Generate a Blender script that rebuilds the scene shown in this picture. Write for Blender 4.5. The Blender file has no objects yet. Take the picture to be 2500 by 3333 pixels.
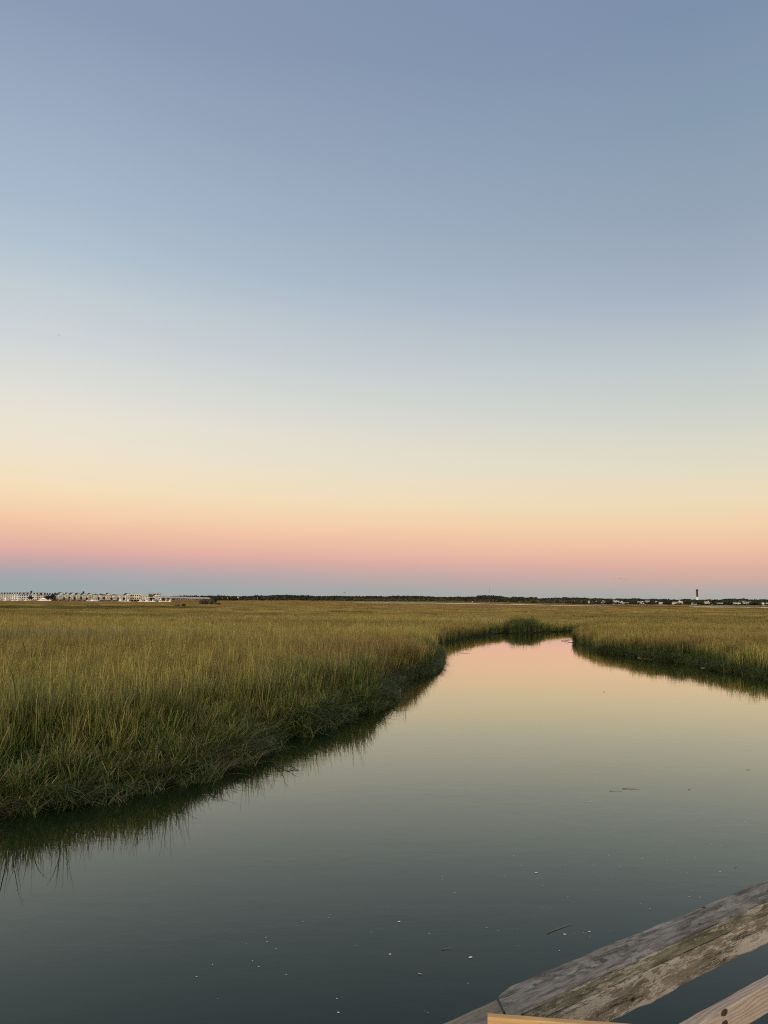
import bpy, math, random
import numpy as np

# ------------------------------------------------------------------ camera
S = bpy.context.scene
COL = S.collection
H = 4.2; PITCH = math.radians(6.554); ROLL = math.radians(0.447); FPX = 2500.0
vF = np.array([0, math.cos(PITCH), math.sin(PITCH)])
_R = np.array([1.0, 0, 0]); _U = np.array([0, -math.sin(PITCH), math.cos(PITCH)])
vR = math.cos(ROLL) * _R + math.sin(ROLL) * _U
vU = -math.sin(ROLL) * _R + math.cos(ROLL) * _U
from mathutils import Matrix, Vector
cd = bpy.data.cameras.new("camera"); cam = bpy.data.objects.new("camera", cd); COL.objects.link(cam)
cd.sensor_fit = 'VERTICAL'; cd.sensor_height = 36.0; cd.sensor_width = 27.0
cd.lens = 36.0 * FPX / 3333.0; cd.clip_start = 0.05; cd.clip_end = 30000
M = Matrix.Identity(4)
for i in range(3):
    M[i][0] = vR[i]; M[i][1] = vU[i]; M[i][2] = -vF[i]
M[2][3] = H
cam.matrix_world = M
S.camera = cam

# ------------------------------------------------------------------ sky
SUN_AZ = math.radians(200); SUN_EL = math.radians(5)       # afterglow of the set sun, behind the camera
w = bpy.data.worlds.new("World"); S.world = w; w.use_nodes = True
nt = w.node_tree; nt.nodes.clear()
def N(t, **k):
    n = nt.nodes.new(t)
    for a, b in k.items(): setattr(n, a, b)
    return n
def L(a, b): nt.links.new(a, b)
def lin(c):
    c = c / 255.0
    return c / 12.92 if c <= 0.04045 else ((c + 0.055) / 1.055) ** 2.4
def L3(r, g, b):
    m = (r + g + b) / 3.0; k = 0.94
    return (lin(m + (r - m) * k), lin(m + (g - m) * k), lin(m + (b - m) * k), 1)
def math_(op, a, b=None, clamp=False):
    n = N('ShaderNodeMath', operation=op, use_clamp=clamp)
    for i, v in enumerate((a, b)):
        if v is None: continue
        if isinstance(v, (int, float)): n.inputs[i].default_value = v
        else: L(v, n.inputs[i])
    return n.outputs[0]
tc = N('ShaderNodeTexCoord'); sx = N('ShaderNodeSeparateXYZ'); L(tc.outputs['Generated'], sx.inputs[0])
X, Y, Z = sx.outputs
el = math_('MULTIPLY', math_('ARCSINE', Z), 180 / math.pi / 60.0)      # 0..1 for 0..60 deg
# the arch of afterglow sits higher at the left than at the right
def ramp(stops):
    n = N('ShaderNodeValToRGB'); cr = n.color_ramp
    cr.elements[0].position = stops[0][0] / 60.0; cr.elements[0].color = L3(*stops[0][1])
    cr.elements[1].position = stops[-1][0] / 60.0; cr.elements[1].color = L3(*stops[-1][1])
    for e, c in stops[1:-1]:
        q = cr.elements.new(e / 60.0); q.color = L3(*c)
    cr.interpolation = 'LINEAR'
    L(el, n.inputs[0]); return n.outputs[0]
def elev(px, py):
    d = vF + vR * (px - 1250) / FPX - vU * (py - 1666.5) / FPX
    return math.degrees(math.asin(d[2] / math.sqrt((d * d).sum())))
SKY_L = [(60.0, (112, 132, 165))] + [(elev(150, y), c) for y, c in (
    (0, (136, 152, 179)), (300, (149, 166, 189)), (600, (162, 179, 201)), (800, (175, 191, 205)), (950, (191, 202, 209)), (1100, (203, 209, 211)),
    (1250, (218, 218, 211)), (1356, (229, 223, 209)), (1492, (237, 223, 197)), (1582, (243, 219, 182)), (1672, (243, 203, 167)),
    (1736, (235, 184, 158)), (1790, (220, 170, 160)), (1826, (195, 163, 163)), (1862, (168, 163, 169)), (1898, (153, 163, 167)), (1940, (152, 164, 164)))]
SKY_R = [(60.0, (104, 126, 158))] + [(elev(2350, y), c) for y, c in (
    (0, (122, 142, 170)), (362, (131, 152, 174)), (723, (147, 163, 182)), (904, (158, 172, 190)), (1040, (172, 184, 195)), (1175, (187, 198, 199)),
    (1311, (200, 205, 199)), (1446, (215, 213, 197)), (1537, (225, 216, 190)), (1627, (235, 215, 179)), (1718, (240, 204, 167)),
    (1790, (236, 188, 159)), (1844, (222, 173, 157)), (1889, (200, 168, 158)), (1925, (176, 167, 162)), (1960, (165, 166, 162)))]
SKY_L = SKY_L[::-1]; SKY_R = SKY_R[::-1]
mixs = N('ShaderNodeMix', data_type='RGBA')
az = math_('ARCTAN2', X, Y)
L(math_('ADD', math_('MULTIPLY', az, 1.22), 0.5, True), mixs.inputs[0])
L(ramp(SKY_L), mixs.inputs[6]); L(ramp(SKY_R), mixs.inputs[7])
# warm afterglow round the point where the sun went down (behind the photographer)
dotn = N('ShaderNodeVectorMath', operation='DOT_PRODUCT'); L(tc.outputs['Generated'], dotn.inputs[0])
dotn.inputs[1].default_value = (math.sin(SUN_AZ), math.cos(SUN_AZ), math.sin(SUN_EL))
gl = math_('POWER', math_('MAXIMUM', math_('ADD', math_('MULTIPLY', dotn.outputs['Value'], 0.75), 0.25), 0.0), 2.2)
glc = N('ShaderNodeVectorMath', operation='SCALE'); glc.inputs[0].default_value = (1.9, 1.45, 1.0); L(gl, glc.inputs['Scale'])
add = N('ShaderNodeVectorMath', operation='ADD'); L(mixs.outputs[2], add.inputs[0]); L(glc.outputs[0], add.inputs[1])
bg = N('ShaderNodeBackground'); L(add.outputs[0], bg.inputs[0]); bg.inputs[1].default_value = 1.035
wo = N('ShaderNodeOutputWorld'); L(bg.outputs[0], wo.inputs[0])

sd_ = bpy.data.lights.new("sun", 'SUN'); sun = bpy.data.objects.new("sun", sd_); COL.objects.link(sun)
sd_.energy = 0.5; sd_.angle = math.radians(40); sd_.color = (1.0, 0.80, 0.58)
sv = Vector((math.sin(SUN_AZ) * math.cos(math.radians(12)), math.cos(SUN_AZ) * math.cos(math.radians(12)), math.sin(math.radians(12))))
sun.rotation_euler = sv.to_track_quat('Z', 'Y').to_euler()
S.view_settings.view_transform = 'Standard'; S.view_settings.look = 'None'
S.cycles.use_denoising = False; S.cycles.filter_width = 1.1
S.view_settings.exposure = 0.0; S.view_settings.gamma = 1.0

rng = np.random.default_rng(7); random.seed(7)

# ------------------------------------------------------------------ projection helpers (photo directions -> places in the world)
def ray(x, y): return vF + vR * (x - 1250) / FPX - vU * (y - 1666.5) / FPX
CAM = np.array([0, 0, H])
def gz(x, y, z=0.0):
    d = ray(x, y); return CAM + d * (z - H) / d[2]
def at(x, y, D):
    d = ray(x, y); return CAM + d * D / d[1]
def hor(x): return 1944.0 + 0.0078 * x

# ------------------------------------------------------------------ materials
def mat(name, col, rough=0.7, spec=0.3, noise=None, bump=None, attr=None):
    m = bpy.data.materials.new(name); m.use_nodes = True; t = m.node_tree
    b = t.nodes['Principled BSDF']; b.inputs['Base Color'].default_value = (*col, 1)
    b.inputs['Roughness'].default_value = rough; b.inputs['Specular IOR Level'].default_value = spec
    if noise:
        sc, amt = noise
        c = t.nodes.new('ShaderNodeTexCoord'); n = t.nodes.new('ShaderNodeTexNoise')
        n.inputs['Scale'].default_value = sc; n.inputs['Detail'].default_value = 6
        t.links.new(c.outputs['Object'], n.inputs['Vector'])
        r = t.nodes.new('ShaderNodeMapRange'); r.inputs[1].default_value = .3; r.inputs[2].default_value = .7
        r.inputs[3].default_value = 1 - amt; r.inputs[4].default_value = 1 + amt
        t.links.new(n.outputs[0], r.inputs[0])
        v = t.nodes.new('ShaderNodeVectorMath'); v.operation = 'SCALE'; v.inputs[0].default_value = col
        t.links.new(r.outputs[0], v.inputs['Scale']); t.links.new(v.outputs[0], b.inputs['Base Color'])
        if bump:
            bb = t.nodes.new('ShaderNodeBump'); bb.inputs['Strength'].default_value = bump
            t.links.new(n.outputs[0], bb.inputs['Height']); t.links.new(bb.outputs[0], b.inputs['Normal'])
    return m

class G:
    """small node-graph helper for one material"""
    def __init__(s, name):
        s.m = bpy.data.materials.new(name); s.m.use_nodes = True; s.t = s.m.node_tree
        s.b = s.t.nodes['Principled BSDF']; s.out = s.t.nodes['Material Output']
    def n(s, ty, **k):
        x = s.t.nodes.new(ty)
        for a, b in k.items(): setattr(x, a, b)
        return x
    def l(s, a, b):
        if isinstance(a, (int, float)): b.default_value = a
        elif isinstance(a, tuple): b.default_value = a if len(a) != 3 or b.type != 'RGBA' else (*a, 1)
        else: s.t.links.new(a, b)
    def mth(s, op, a, b=None, c=None, clamp=False):
        x = s.n('ShaderNodeMath', operation=op, use_clamp=clamp)
        for i, v in enumerate((a, b, c)):
            if v is not None: s.l(v, x.inputs[i])
        return x.outputs[0]
    def noise(s, vec, scale, detail=4, rough=0.5, dist=0.0):
        x = s.n('ShaderNodeTexNoise'); s.l(vec, x.inputs['Vector']); x.inputs['Scale'].default_value = scale
        x.inputs['Detail'].default_value = detail; x.inputs['Roughness'].default_value = rough; x.inputs['Distortion'].default_value = dist
        return x.outputs[0]
    def mapr(s, v, a, b, c=0.0, d=1.0, smooth=False):
        x = s.n('ShaderNodeMapRange'); s.l(v, x.inputs[0])
        if smooth: x.interpolation_type = 'SMOOTHSTEP'
        for i, q in enumerate((a, b, c, d)): x.inputs[i + 1].default_value = q
        return x.outputs[0]
    def mix(s, f, a, b):
        x = s.n('ShaderNodeMix', data_type='RGBA'); s.l(f, x.inputs[0]); s.l(a, x.inputs[6]); s.l(b, x.inputs[7]); return x.outputs[2]
    def scale(s, vec, sc):
        x = s.n('ShaderNodeVectorMath', operation='MULTIPLY'); s.l(vec, x.inputs[0]); x.inputs[1].default_value = sc; return x.outputs[0]

def grass_mat(name, lo=0.0):
    g = G(name)
    a = g.n('ShaderNodeAttribute', attribute_name='bl').outputs['Color']
    sp = g.n('ShaderNodeSeparateColor'); g.l(a, sp.inputs[0]); t, rnd, kind = sp.outputs
    ta = g.n('ShaderNodeAttribute', attribute_type='INSTANCER', attribute_name='tint'); ti = ta.outputs['Color']
    tn = g.n('ShaderNodeSeparateColor'); g.l(ti, tn.inputs[0]); tint, tan_, drk = tn.outputs
    green = g.mix(rnd, (0.024, 0.050, 0.011, 1), (0.104, 0.154, 0.032, 1))
    gold = g.mix(rnd, (0.178, 0.156, 0.036, 1), (0.46, 0.392, 0.112, 1))
    tan = g.mix(rnd, (0.17, 0.115, 0.036, 1), (0.36, 0.235, 0.085, 1))
    gold = g.mix(tan_, gold, tan)
    # foliage yellows from the tips down; how far down differs from patch to patch
    f = g.mth('ADD', g.mth('MULTIPLY', t, 1.1), g.mth('MULTIPLY', tint, 0.95))
    f = g.mapr(g.mth('ADD', f, g.mth('MULTIPLY', rnd, 0.25)), 0.72, 1.62, smooth=True)
    c = g.mix(f, green, gold)
    dead = g.mapr(kind, 0.45, 0.55)
    c = g.mix(g.mth('MULTIPLY', dead, 0.85), c, (0.20, 0.165, 0.095, 1))
    blu = g.mapr(drk, 0.0, 1.0)
    c = g.mix(g.mth('MULTIPLY', blu, 0.7), c, (0.11, 0.12, 0.085, 1))
    vs_ = g.n('ShaderNodeVectorMath', operation='SCALE'); g.l(c, vs_.inputs[0]); g.l(ta.outputs['Alpha'], vs_.inputs['Scale']); c = vs_.outputs[0]
    g.l(c, g.b.inputs['Base Color']); g.b.inputs['Roughness'].default_value = 0.6; g.b.inputs['Specular IOR Level'].default_value = 0.18
    tr = g.n('ShaderNodeBsdfTranslucent'); g.l(c, tr.inputs[0])
    mx = g.n('ShaderNodeMixShader'); mx.inputs[0].default_value = 0.22
    g.l(g.b.outputs[0], mx.inputs[1]); g.l(tr.outputs[0], mx.inputs[2]); g.l(mx.outputs[0], g.out.inputs[0])
    return g.m

def water_mat():
    g = G("creek_water"); b = g.b
    b.inputs['Base Color'].default_value = (0.006, 0.013, 0.005, 1); b.inputs['Specular Tint'].default_value = (0.97, 1.0, 0.90, 1); b.inputs['Roughness'].default_value = 0.012
    b.inputs['IOR'].default_value = 1.43; b.inputs['Specular IOR Level'].default_value = 0.5
    pos = g.n('ShaderNodeNewGeometry').outputs['Position']
    n1 = g.noise(g.scale(pos, (1.0, 1.6, 1.0)), 1.6, 3, 0.55)
    n2 = g.noise(g.scale(pos, (1.0, 2.0, 1.0)), 7.0, 2, 0.5)
    n3 = g.noise(g.scale(pos, (0.35, 0.8, 1.0)), 0.45, 3, 0.5)
    h = g.mth('ADD', g.mth('MULTIPLY', n1, 1.0), g.mth('MULTIPLY', n2, 0.16))
    amt = g.mapr(n3, 0.35, 0.7, 0.35, 1.3)
    h = g.mth('MULTIPLY', h, amt)
    px, py, pz = g.n('ShaderNodeSeparateXYZ').outputs; g.l(pos, px.node.inputs[0])
    open_ = g.mapr(py, 300.0, 500.0, 0.0, 1.0)                 # the open waterway far out is ruffled by the breeze
    h = g.mth('MULTIPLY', h, g.mth('ADD', g.mth('MULTIPLY', open_, 34.0), 1.0))
    g.l(g.mth('ADD', g.mth('MULTIPLY', open_, 0.30), 0.012), b.inputs['Roughness'])
    bp = g.n('ShaderNodeBump'); bp.inputs['Strength'].default_value = 1.0; bp.inputs['Distance'].default_value = 0.0019
    g.l(h, bp.inputs['Height'])
    # turbid water: a dark body under a mirror whose strength rises steeply towards grazing view
    fr = g.n('ShaderNodeFresnel'); fr.inputs['IOR'].default_value = 1.333; g.l(bp.outputs[0], fr.inputs['Normal'])
    fac = g.mth('SUBTRACT', g.mth('MULTIPLY', fr.outputs[0], 1.46), 0.030, clamp=True)
    gs = g.n('ShaderNodeBsdfGlossy'); gs.inputs['Color'].default_value = (1.0, 0.99, 0.90, 1); g.l(bp.outputs[0], gs.inputs['Normal'])
    g.l(g.mth('ADD', g.mth('MULTIPLY', open_, 0.30), 0.012), gs.inputs['Roughness'])
    df = g.n('ShaderNodeBsdfDiffuse'); df.inputs['Color'].default_value = (0.006, 0.0145, 0.006, 1)
    mx = g.n('ShaderNodeMixShader'); g.l(fac, mx.inputs[0]); g.l(df.outputs[0], mx.inputs[1]); g.l(gs.outputs[0], mx.inputs[2]); g.l(mx.outputs[0], g.out.inputs[0])
    return g.m

def ground_mat():
    g = G("marsh_mud"); pos = g.n('ShaderNodeNewGeometry').outputs['Position']
    n = g.noise(pos, 2.5, 6, 0.6); n2 = g.noise(pos, 0.02, 4)
    c = g.mix(g.mapr(n, .3, .7), (0.010, 0.010, 0.007, 1), (0.024, 0.021, 0.013, 1))
    g.l(c, g.b.inputs['Base Color']); g.b.inputs['Roughness'].default_value = 0.9; g.b.inputs['Specular IOR Level'].default_value = 0.15
    bp = g.n('ShaderNodeBump'); bp.inputs['Strength'].default_value = 0.6; bp.inputs['Distance'].default_value = 0.05
    g.l(n, bp.inputs['Height']); g.l(bp.outputs[0], g.b.inputs['Normal'])
    return g.m

def wood_mat(name, pale, dark, stain, stain_amt, lichen=None, lichen_amt=0.0, fresh=False, pith=(0.02, -0.05), freq=420.0, knots=(), bump=0.5, contrast=1.0, spot=0.55, rw=0.13):
    """weathered sawn board: growth rings cut by the board face, drying cracks, blotches; object x runs along the board"""
    g = G(name); P = g.n('ShaderNodeTexCoord').outputs['Object']
    sp = g.n('ShaderNodeSeparateXYZ'); g.l(P, sp.inputs[0]); x, y, z = sp.outputs
    wob = g.n('ShaderNodeTexNoise'); g.l(g.scale(P, (2.2, 7.0, 7.0)), wob.inputs['Vector']); wob.inputs['Scale'].default_value = 1.0; wob.inputs['Detail'].default_value = 2
    ws = g.n('ShaderNodeSeparateColor'); g.l(wob.outputs['Color'], ws.inputs[0])
    yy = g.mth('ADD', g.mth('SUBTRACT', y, pith[0]), g.mth('MULTIPLY', g.mth('SUBTRACT', ws.outputs[0], 0.5), 0.055))
    zz = g.mth('ADD', g.mth('SUBTRACT', z, pith[1]), g.mth('MULTIPLY', g.mth('SUBTRACT', ws.outputs[1], 0.5), 0.075))
    r = g.mth('SQRT', g.mth('ADD', g.mth('MULTIPLY', yy, yy), g.mth('MULTIPLY', zz, zz)))
    for kx, ky, kz, kr, kd in knots:      # grain swells round each knot
        dx = g.mth('MULTIPLY', g.mth('SUBTRACT', x, kx), 0.42); dy = g.mth('SUBTRACT', y, ky); dz = g.mth('SUBTRACT', z, kz)
        d2 = g.mth('SQRT', g.mth('ADD', g.mth('MULTIPLY', dx, dx), g.mth('ADD', g.mth('MULTIPLY', dy, dy), g.mth('MULTIPLY', dz, dz))))
        r = g.mth('ADD', r, g.mth('MULTIPLY', g.mapr(d2, 0.0, kr * 3.2, 1.0, 0.0, True), kr * 1.3))
    ring = g.mth('SINE', g.mth('MULTIPLY', r, freq)); ring = g.mapr(ring, -0.8, 1.0, 0.0, 1.0)
    fib = g.noise(g.scale(P, (5.0, 150.0, 150.0)), 1.0, 6, 0.70)
    fib2 = g.noise(g.scale(P, (14.0, 380.0, 380.0)), 1.0, 4, 0.65)
    grain = g.mth('ADD', g.mth('MULTIPLY', ring, rw), g.mth('ADD', g.mth('MULTIPLY', fib, 0.60), g.mth('MULTIPLY', fib2, 0.40 + (.42 - rw) * .8)))
    gf = g.mapr(grain, 0.38 - .1 / contrast, 0.38 + .42 / contrast, 0, 1)
    c = g.mix(gf, (*dark, 1), (*pale, 1))
    bl = g.noise(g.scale(P, (7.0, 34.0, 34.0)), 1.0, 7, 0.70, 0.5)
    c = g.mix(g.mth('MULTIPLY', g.mapr(bl, 0.45, 0.62, 0, 1), stain_amt), c, (*stain, 1))
    if lichen:
        li = g.noise(g.scale(P, (26.0, 120.0, 120.0)), 1.0, 6, 0.66, 0.8)
        li2 = g.noise(g.scale(P, (3.2, 14.0, 14.0)), 1.0, 3, 0.5)
        lf = g.mapr(g.mth('ADD', g.mth('MULTIPLY', li, 0.55), g.mth('MULTIPLY', li2, 0.6)), spot, spot + .05)
        c = g.mix(g.mth('MULTIPLY', lf, lichen_amt), c, (*lichen, 1))
    cr = g.noise(g.scale(P, (1.8, 62.0, 62.0)), 1.0, 3, 0.55, 0.3)
    cf = g.mapr(g.mth('ABSOLUTE', g.mth('SUBTRACT', cr, 0.5)), 0.0, 0.020, 1.0, 0.0)
    cmask = g.mth('MULTIPLY', cf, g.mapr(g.noise(g.scale(P, (4.0, 20.0, 20.0)), 1.0, 2), 0.5, 0.62))
    if not fresh:
        c = g.mix(g.mth('MULTIPLY', cmask, 0.75), c, (0.02, 0.018, 0.014, 1))
    for kx, ky, kz, kr, kd in knots:
        if kd == 0: continue
        dx = g.mth('SUBTRACT', x, kx); dy = g.mth('SUBTRACT', y, ky); dz = g.mth('SUBTRACT', z, kz)
        dx = g.mth('MULTIPLY', dx, 0.75)
        d2 = g.mth('SQRT', g.mth('ADD', g.mth('MULTIPLY', dx, dx), g.mth('ADD', g.mth('MULTIPLY', dy, dy), g.mth('MULTIPLY', dz, dz))))
        d2 = g.mth('ADD', d2, g.mth('MULTIPLY', g.mth('SUBTRACT', g.noise(P, 90.0, 2), 0.5), kr * 0.9))
        c = g.mix(g.mapr(d2, kr * 0.6, kr * 1.1, kd, 0.0), c, (dark[0] * .55, dark[1] * .45, dark[2] * .35, 1))
    g.l(c, g.b.inputs['Base Color']); g.b.inputs['Roughness'].default_value = 0.85; g.b.inputs['Specular IOR Level'].default_value = 0.2
    hgt = g.mth('SUBTRACT', grain, g.mth('MULTIPLY', cmask, 1.0 if not fresh else 0.1))
    bp = g.n('ShaderNodeBump'); bp.inputs['Strength'].default_value = bump; bp.inputs['Distance'].default_value = 0.0030
    g.l(hgt, bp.inputs['Height']); g.l(bp.outputs[0], g.b.inputs['Normal'])
    return g.m

def leaf_mat(name, c1, c2):
    g = G(name)
    a = g.n('ShaderNodeAttribute', attribute_name='bl').outputs['Color']
    sp = g.n('ShaderNodeSeparateColor'); g.l(a, sp.inputs[0])
    pos = g.n('ShaderNodeNewGeometry').outputs['Position']
    f = g.mth('ADD', g.mth('MULTIPLY', sp.outputs[1], 0.5), g.mapr(g.noise(pos, 0.07, 3), .35, .65, 0, .6), clamp=True)
    g.l(g.mix(f, (*c1, 1), (*c2, 1)), g.b.inputs['Base Color']); g.b.inputs['Roughness'].default_value = 0.8; g.b.inputs['Specular IOR Level'].default_value = 0.1
    return g.m

MAT = dict(
    grass=grass_mat("cordgrass"), water=water_mat(), mud=ground_mat(),
    white=mat("white_siding", (0.78, 0.78, 0.74), noise=(0.9, 0.08)), cream=mat("cream_siding", (0.74, 0.70, 0.54), noise=(0.9, 0.08)),
    green=mat("pale_green_siding", (0.56, 0.60, 0.42), noise=(0.9, 0.08)), grey=mat("grey_siding", (0.42, 0.43, 0.41), noise=(0.9, 0.1)),
    pink=mat("pink_stucco", (0.68, 0.57, 0.47), noise=(0.9, 0.08)), dimwhite=mat("dim_white_siding", (0.56, 0.57, 0.55), noise=(0.9, 0.12)),  # dimwhite: a duller white than the white siding
    roof=mat("dark_shingle", (0.035, 0.040, 0.045), 0.8, noise=(2.5, 0.3)), roofgrey=mat("grey_shingle", (0.24, 0.25, 0.26), 0.8, noise=(2.5, 0.2)),
    roofpale=mat("pale_metal_roof", (0.42, 0.46, 0.44), 0.5, noise=(1.5, 0.1)), glass=mat("window_glass", (0.03, 0.035, 0.04), 0.12, 0.5),
    shade=mat("underfloor_shade", (0.045, 0.042, 0.036), 0.8), trim=mat("white_trim", (0.78, 0.77, 0.72)),  # shade: flat dark colour painted as the gloom under raised houses
    hull=mat("gelcoat", (0.80, 0.79, 0.73), 0.3, 0.5), hullgrey=mat("grey_boat_cover", (0.36, 0.37, 0.36), 0.8),
    concrete=mat("pale_concrete", (0.66, 0.66, 0.62), noise=(0.3, 0.12)), brick=mat("brick_chimney", (0.40, 0.36, 0.33)),
    tower=mat("dark_painted_steel", (0.055, 0.042, 0.045), 0.6, noise=(0.2, 0.15)), towerwhite=mat("white_painted_tower", (0.76, 0.76, 0.68), noise=(0.2, 0.05)),
    steel=mat("galvanised_steel", (0.30, 0.31, 0.32), 0.5), bark=mat("bark", (0.09, 0.075, 0.055), noise=(6, 0.3)),
    leaf=leaf_mat("oak_foliage", (0.020, 0.027, 0.018), (0.050, 0.058, 0.036)), olive=leaf_mat("olive_foliage", (0.050, 0.055, 0.034), (0.105, 0.105, 0.065)),
    brownleaf=leaf_mat("brown_shrub_foliage", (0.085, 0.068, 0.042), (0.16, 0.13, 0.085)), palm=leaf_mat("palm_frond", (0.025, 0.033, 0.020), (0.07, 0.075, 0.04)),
    feather=mat("bird_feather", (0.16, 0.17, 0.17), 0.8), foam=mat("sea_foam", (0.50, 0.51, 0.48), 0.9), reed=mat("dead_reed", (0.15, 0.135, 0.10), noise=(30, 0.3)),
    palereed=mat("bleached_reed", (0.30, 0.27, 0.2), noise=(30, 0.3)), twig=mat("wet_twig", (0.035, 0.028, 0.02)),
    rust=mat("rusty_bolt", (0.075, 0.045, 0.03), 0.7, noise=(300, 0.4)),
)

# ------------------------------------------------------------------ object helpers
def link(o, parent=None):
    COL.objects.link(o)
    if parent: o.parent = parent
    return o
def tag(o, label=None, cat=None, group=None, kind=None):
    if label: o['label'] = label
    if cat: o['category'] = cat
    if group: o['group'] = group
    if kind: o['kind'] = kind
    return o
def empty(name, loc, rz=0.0):
    o = bpy.data.objects.new(name, None); COL.objects.link(o); o.location = tuple(float(v) for v in loc); o.rotation_euler = (0, 0, rz)
    o.empty_display_size = 0.5
    return o
class MB:
    def __init__(s): s.v = []; s.f = []; s.a = []
    def add(s, vs, fs, a=None):
        k = len(s.v); s.v += [tuple(float(c) for c in q) for q in vs]; s.f += [tuple(k + i for i in q) for q in fs]
        if a is not None: s.a += [a] * len(vs)
        return s
    def box(s, x0, x1, y0, y1, z0, z1):
        return s.add([(x0, y0, z0), (x1, y0, z0), (x1, y1, z0), (x0, y1, z0), (x0, y0, z1), (x1, y0, z1), (x1, y1, z1), (x0, y1, z1)],
                     [(0, 3, 2, 1), (4, 5, 6, 7), (0, 1, 5, 4), (1, 2, 6, 5), (2, 3, 7, 6), (3, 0, 4, 7)])
    def tube(s, pts, rad, n=8, cap=True):
        pts = [Vector(tuple(float(c) for c in p)) for p in pts]
        if isinstance(rad, (int, float)): rad = [rad] * len(pts)
        vs = []; fs = []
        for i, p in enumerate(pts):
            d = (pts[min(i + 1, len(pts) - 1)] - pts[max(i - 1, 0)]).normalized()
            a = d.cross(Vector((0, 0, 1)))
            if a.length < 1e-3: a = Vector((1, 0, 0))
            a.normalize(); b = d.cross(a)
            for k in range(n):
                an = 2 * math.pi * k / n; vs.append(p + (a * math.cos(an) + b * math.sin(an)) * rad[i])
        for i in range(len(pts) - 1):
            for k in range(n):
                fs.append((i * n + k, i * n + (k + 1) % n, (i + 1) * n + (k + 1) % n, (i + 1) * n + k))
        if cap:
            fs.append(tuple(range(n))); fs.append(tuple((len(pts) - 1) * n + k for k in range(n - 1, -1, -1)))
        return s.add(vs, fs)
    def build(s, name, m, parent=None, smooth=False, loc=None):
        me = bpy.data.meshes.new(name); me.from_pydata(s.v, [], s.f)
        if s.a and len(s.a) == len(s.v):
            ca = me.color_attributes.new('bl', 'FLOAT_COLOR', 'POINT')
            ca.data.foreach_set('color', np.array([(a[0], a[1], a[2], 1) for a in s.a], dtype=np.float32).ravel())
        me.materials.append(MAT[m] if isinstance(m, str) else m)
        if smooth: me.polygons.foreach_set('use_smooth', [True] * len(me.polygons))
        me.update()
        o = bpy.data.objects.new(name, me); link(o, parent)
        if loc is not None: o.location = tuple(float(c) for c in loc)
        return o
def np_mesh(name, v, quads, m, parent=None, col=None, smooth=False, do_link=True):
    me = bpy.data.meshes.new(name)
    me.vertices.add(len(v)); me.vertices.foreach_set('co', v.astype(np.float32).ravel())
    nq = len(quads); me.loops.add(nq * 4); me.loops.foreach_set('vertex_index', quads.astype(np.int32).ravel())
    me.polygons.add(nq); me.polygons.foreach_set('loop_start', np.arange(nq, dtype=np.int32) * 4)
    me.polygons.foreach_set('loop_total', np.full(nq, 4, dtype=np.int32))
    if smooth: me.polygons.foreach_set('use_smooth', np.ones(nq, dtype=bool))
    me.update(calc_edges=True)
    if col is not None:
        ca = me.color_attributes.new('bl', 'FLOAT_COLOR', 'POINT'); ca.data.foreach_set('color', col.astype(np.float32).ravel())
    me.materials.append(MAT[m] if isinstance(m, str) else m)
    o = bpy.data.objects.new(name, me)
    if do_link: link(o, parent)
    return o

# ------------------------------------------------------------------ creek outline (waterline of the photo laid on the water plane)
edge_px = [(0, 2652), (130, 2632), (196, 2622), (330, 2597), (452, 2572), (530, 2560), (603, 2540), (680, 2520), (753, 2492), (800, 2478), (844, 2440), (858, 2405),
           (930, 2398), (1007, 2385), (1070, 2356), (1105, 2330), (1137, 2313), (1180, 2316), (1212, 2312), (1240, 2290), (1262, 2250), (1282, 2216),
           (1330, 2204), (1375, 2194), (1400, 2182), (1415, 2160), (1422, 2140), (1412, 2122), (1404, 2112), (1430, 2098), (1470, 2089), (1500, 2081), (1551, 2073), (1600, 2066),
           (1649, 2059), (1672, 2063), (1720, 2062), (1777, 2058), (1840, 2056), (1905, 2053), (1945, 2054), (1990, 2056)]
poly = [tuple(gz(x, y)[:2]) for x, y in edge_px]
right_px = [(1985, 2061), (1930, 2069), (1876, 2083), (1866, 2087), (1885, 2096), (1914, 2108), (1945, 2117), (1975, 2122), (2040, 2131), (2080, 2137), (2130, 2146), (2192, 2152), (2250, 2160),
            (2302, 2170), (2360, 2183), (2433, 2193), (2500, 2210)]
poly += [tuple(gz(x, y)[:2]) for x, y in right_px]
poly += [(24, 40.5), (30, 38), (44, 36), (70, 30), (110, 26), (110, -60), (-60, -60), (-60, -14), (-36, 2), (-24, 8), (-15, 12.4), (-10, 14.6)]
POLY = np.array(poly)
def sdist(px, py):
    """signed distance to the creek edge, positive on land; also returns the outward (towards water) direction"""
    px = np.asarray(px, float); py = np.asarray(py, float)
    best = np.full(px.shape, 1e9); inside = np.zeros(px.shape, bool); bx = np.zeros(px.shape); by = np.zeros(px.shape)
    n = len(POLY)
    for i in range(n):
        ax, ay = POLY[i]; cx, cy = POLY[(i + 1) % n]; ex, ey = cx - ax, cy - ay
        t = np.clip(((px - ax) * ex + (py - ay) * ey) / (ex * ex + ey * ey + 1e-12), 0, 1)
        qx = ax + t * ex - px; qy = ay + t * ey - py; d = np.hypot(qx, qy); m = d < best
        best = np.where(m, d, best); bx = np.where(m, qx, bx); by = np.where(m, qy, by)
        c = ((ay > py) != (cy > py)) & (px < (cx - ax) * (py - ay) / (cy - ay + 1e-12) + ax)
        inside ^= c
    return np.where(inside, -best, best), np.arctan2(by, bx)

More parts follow.
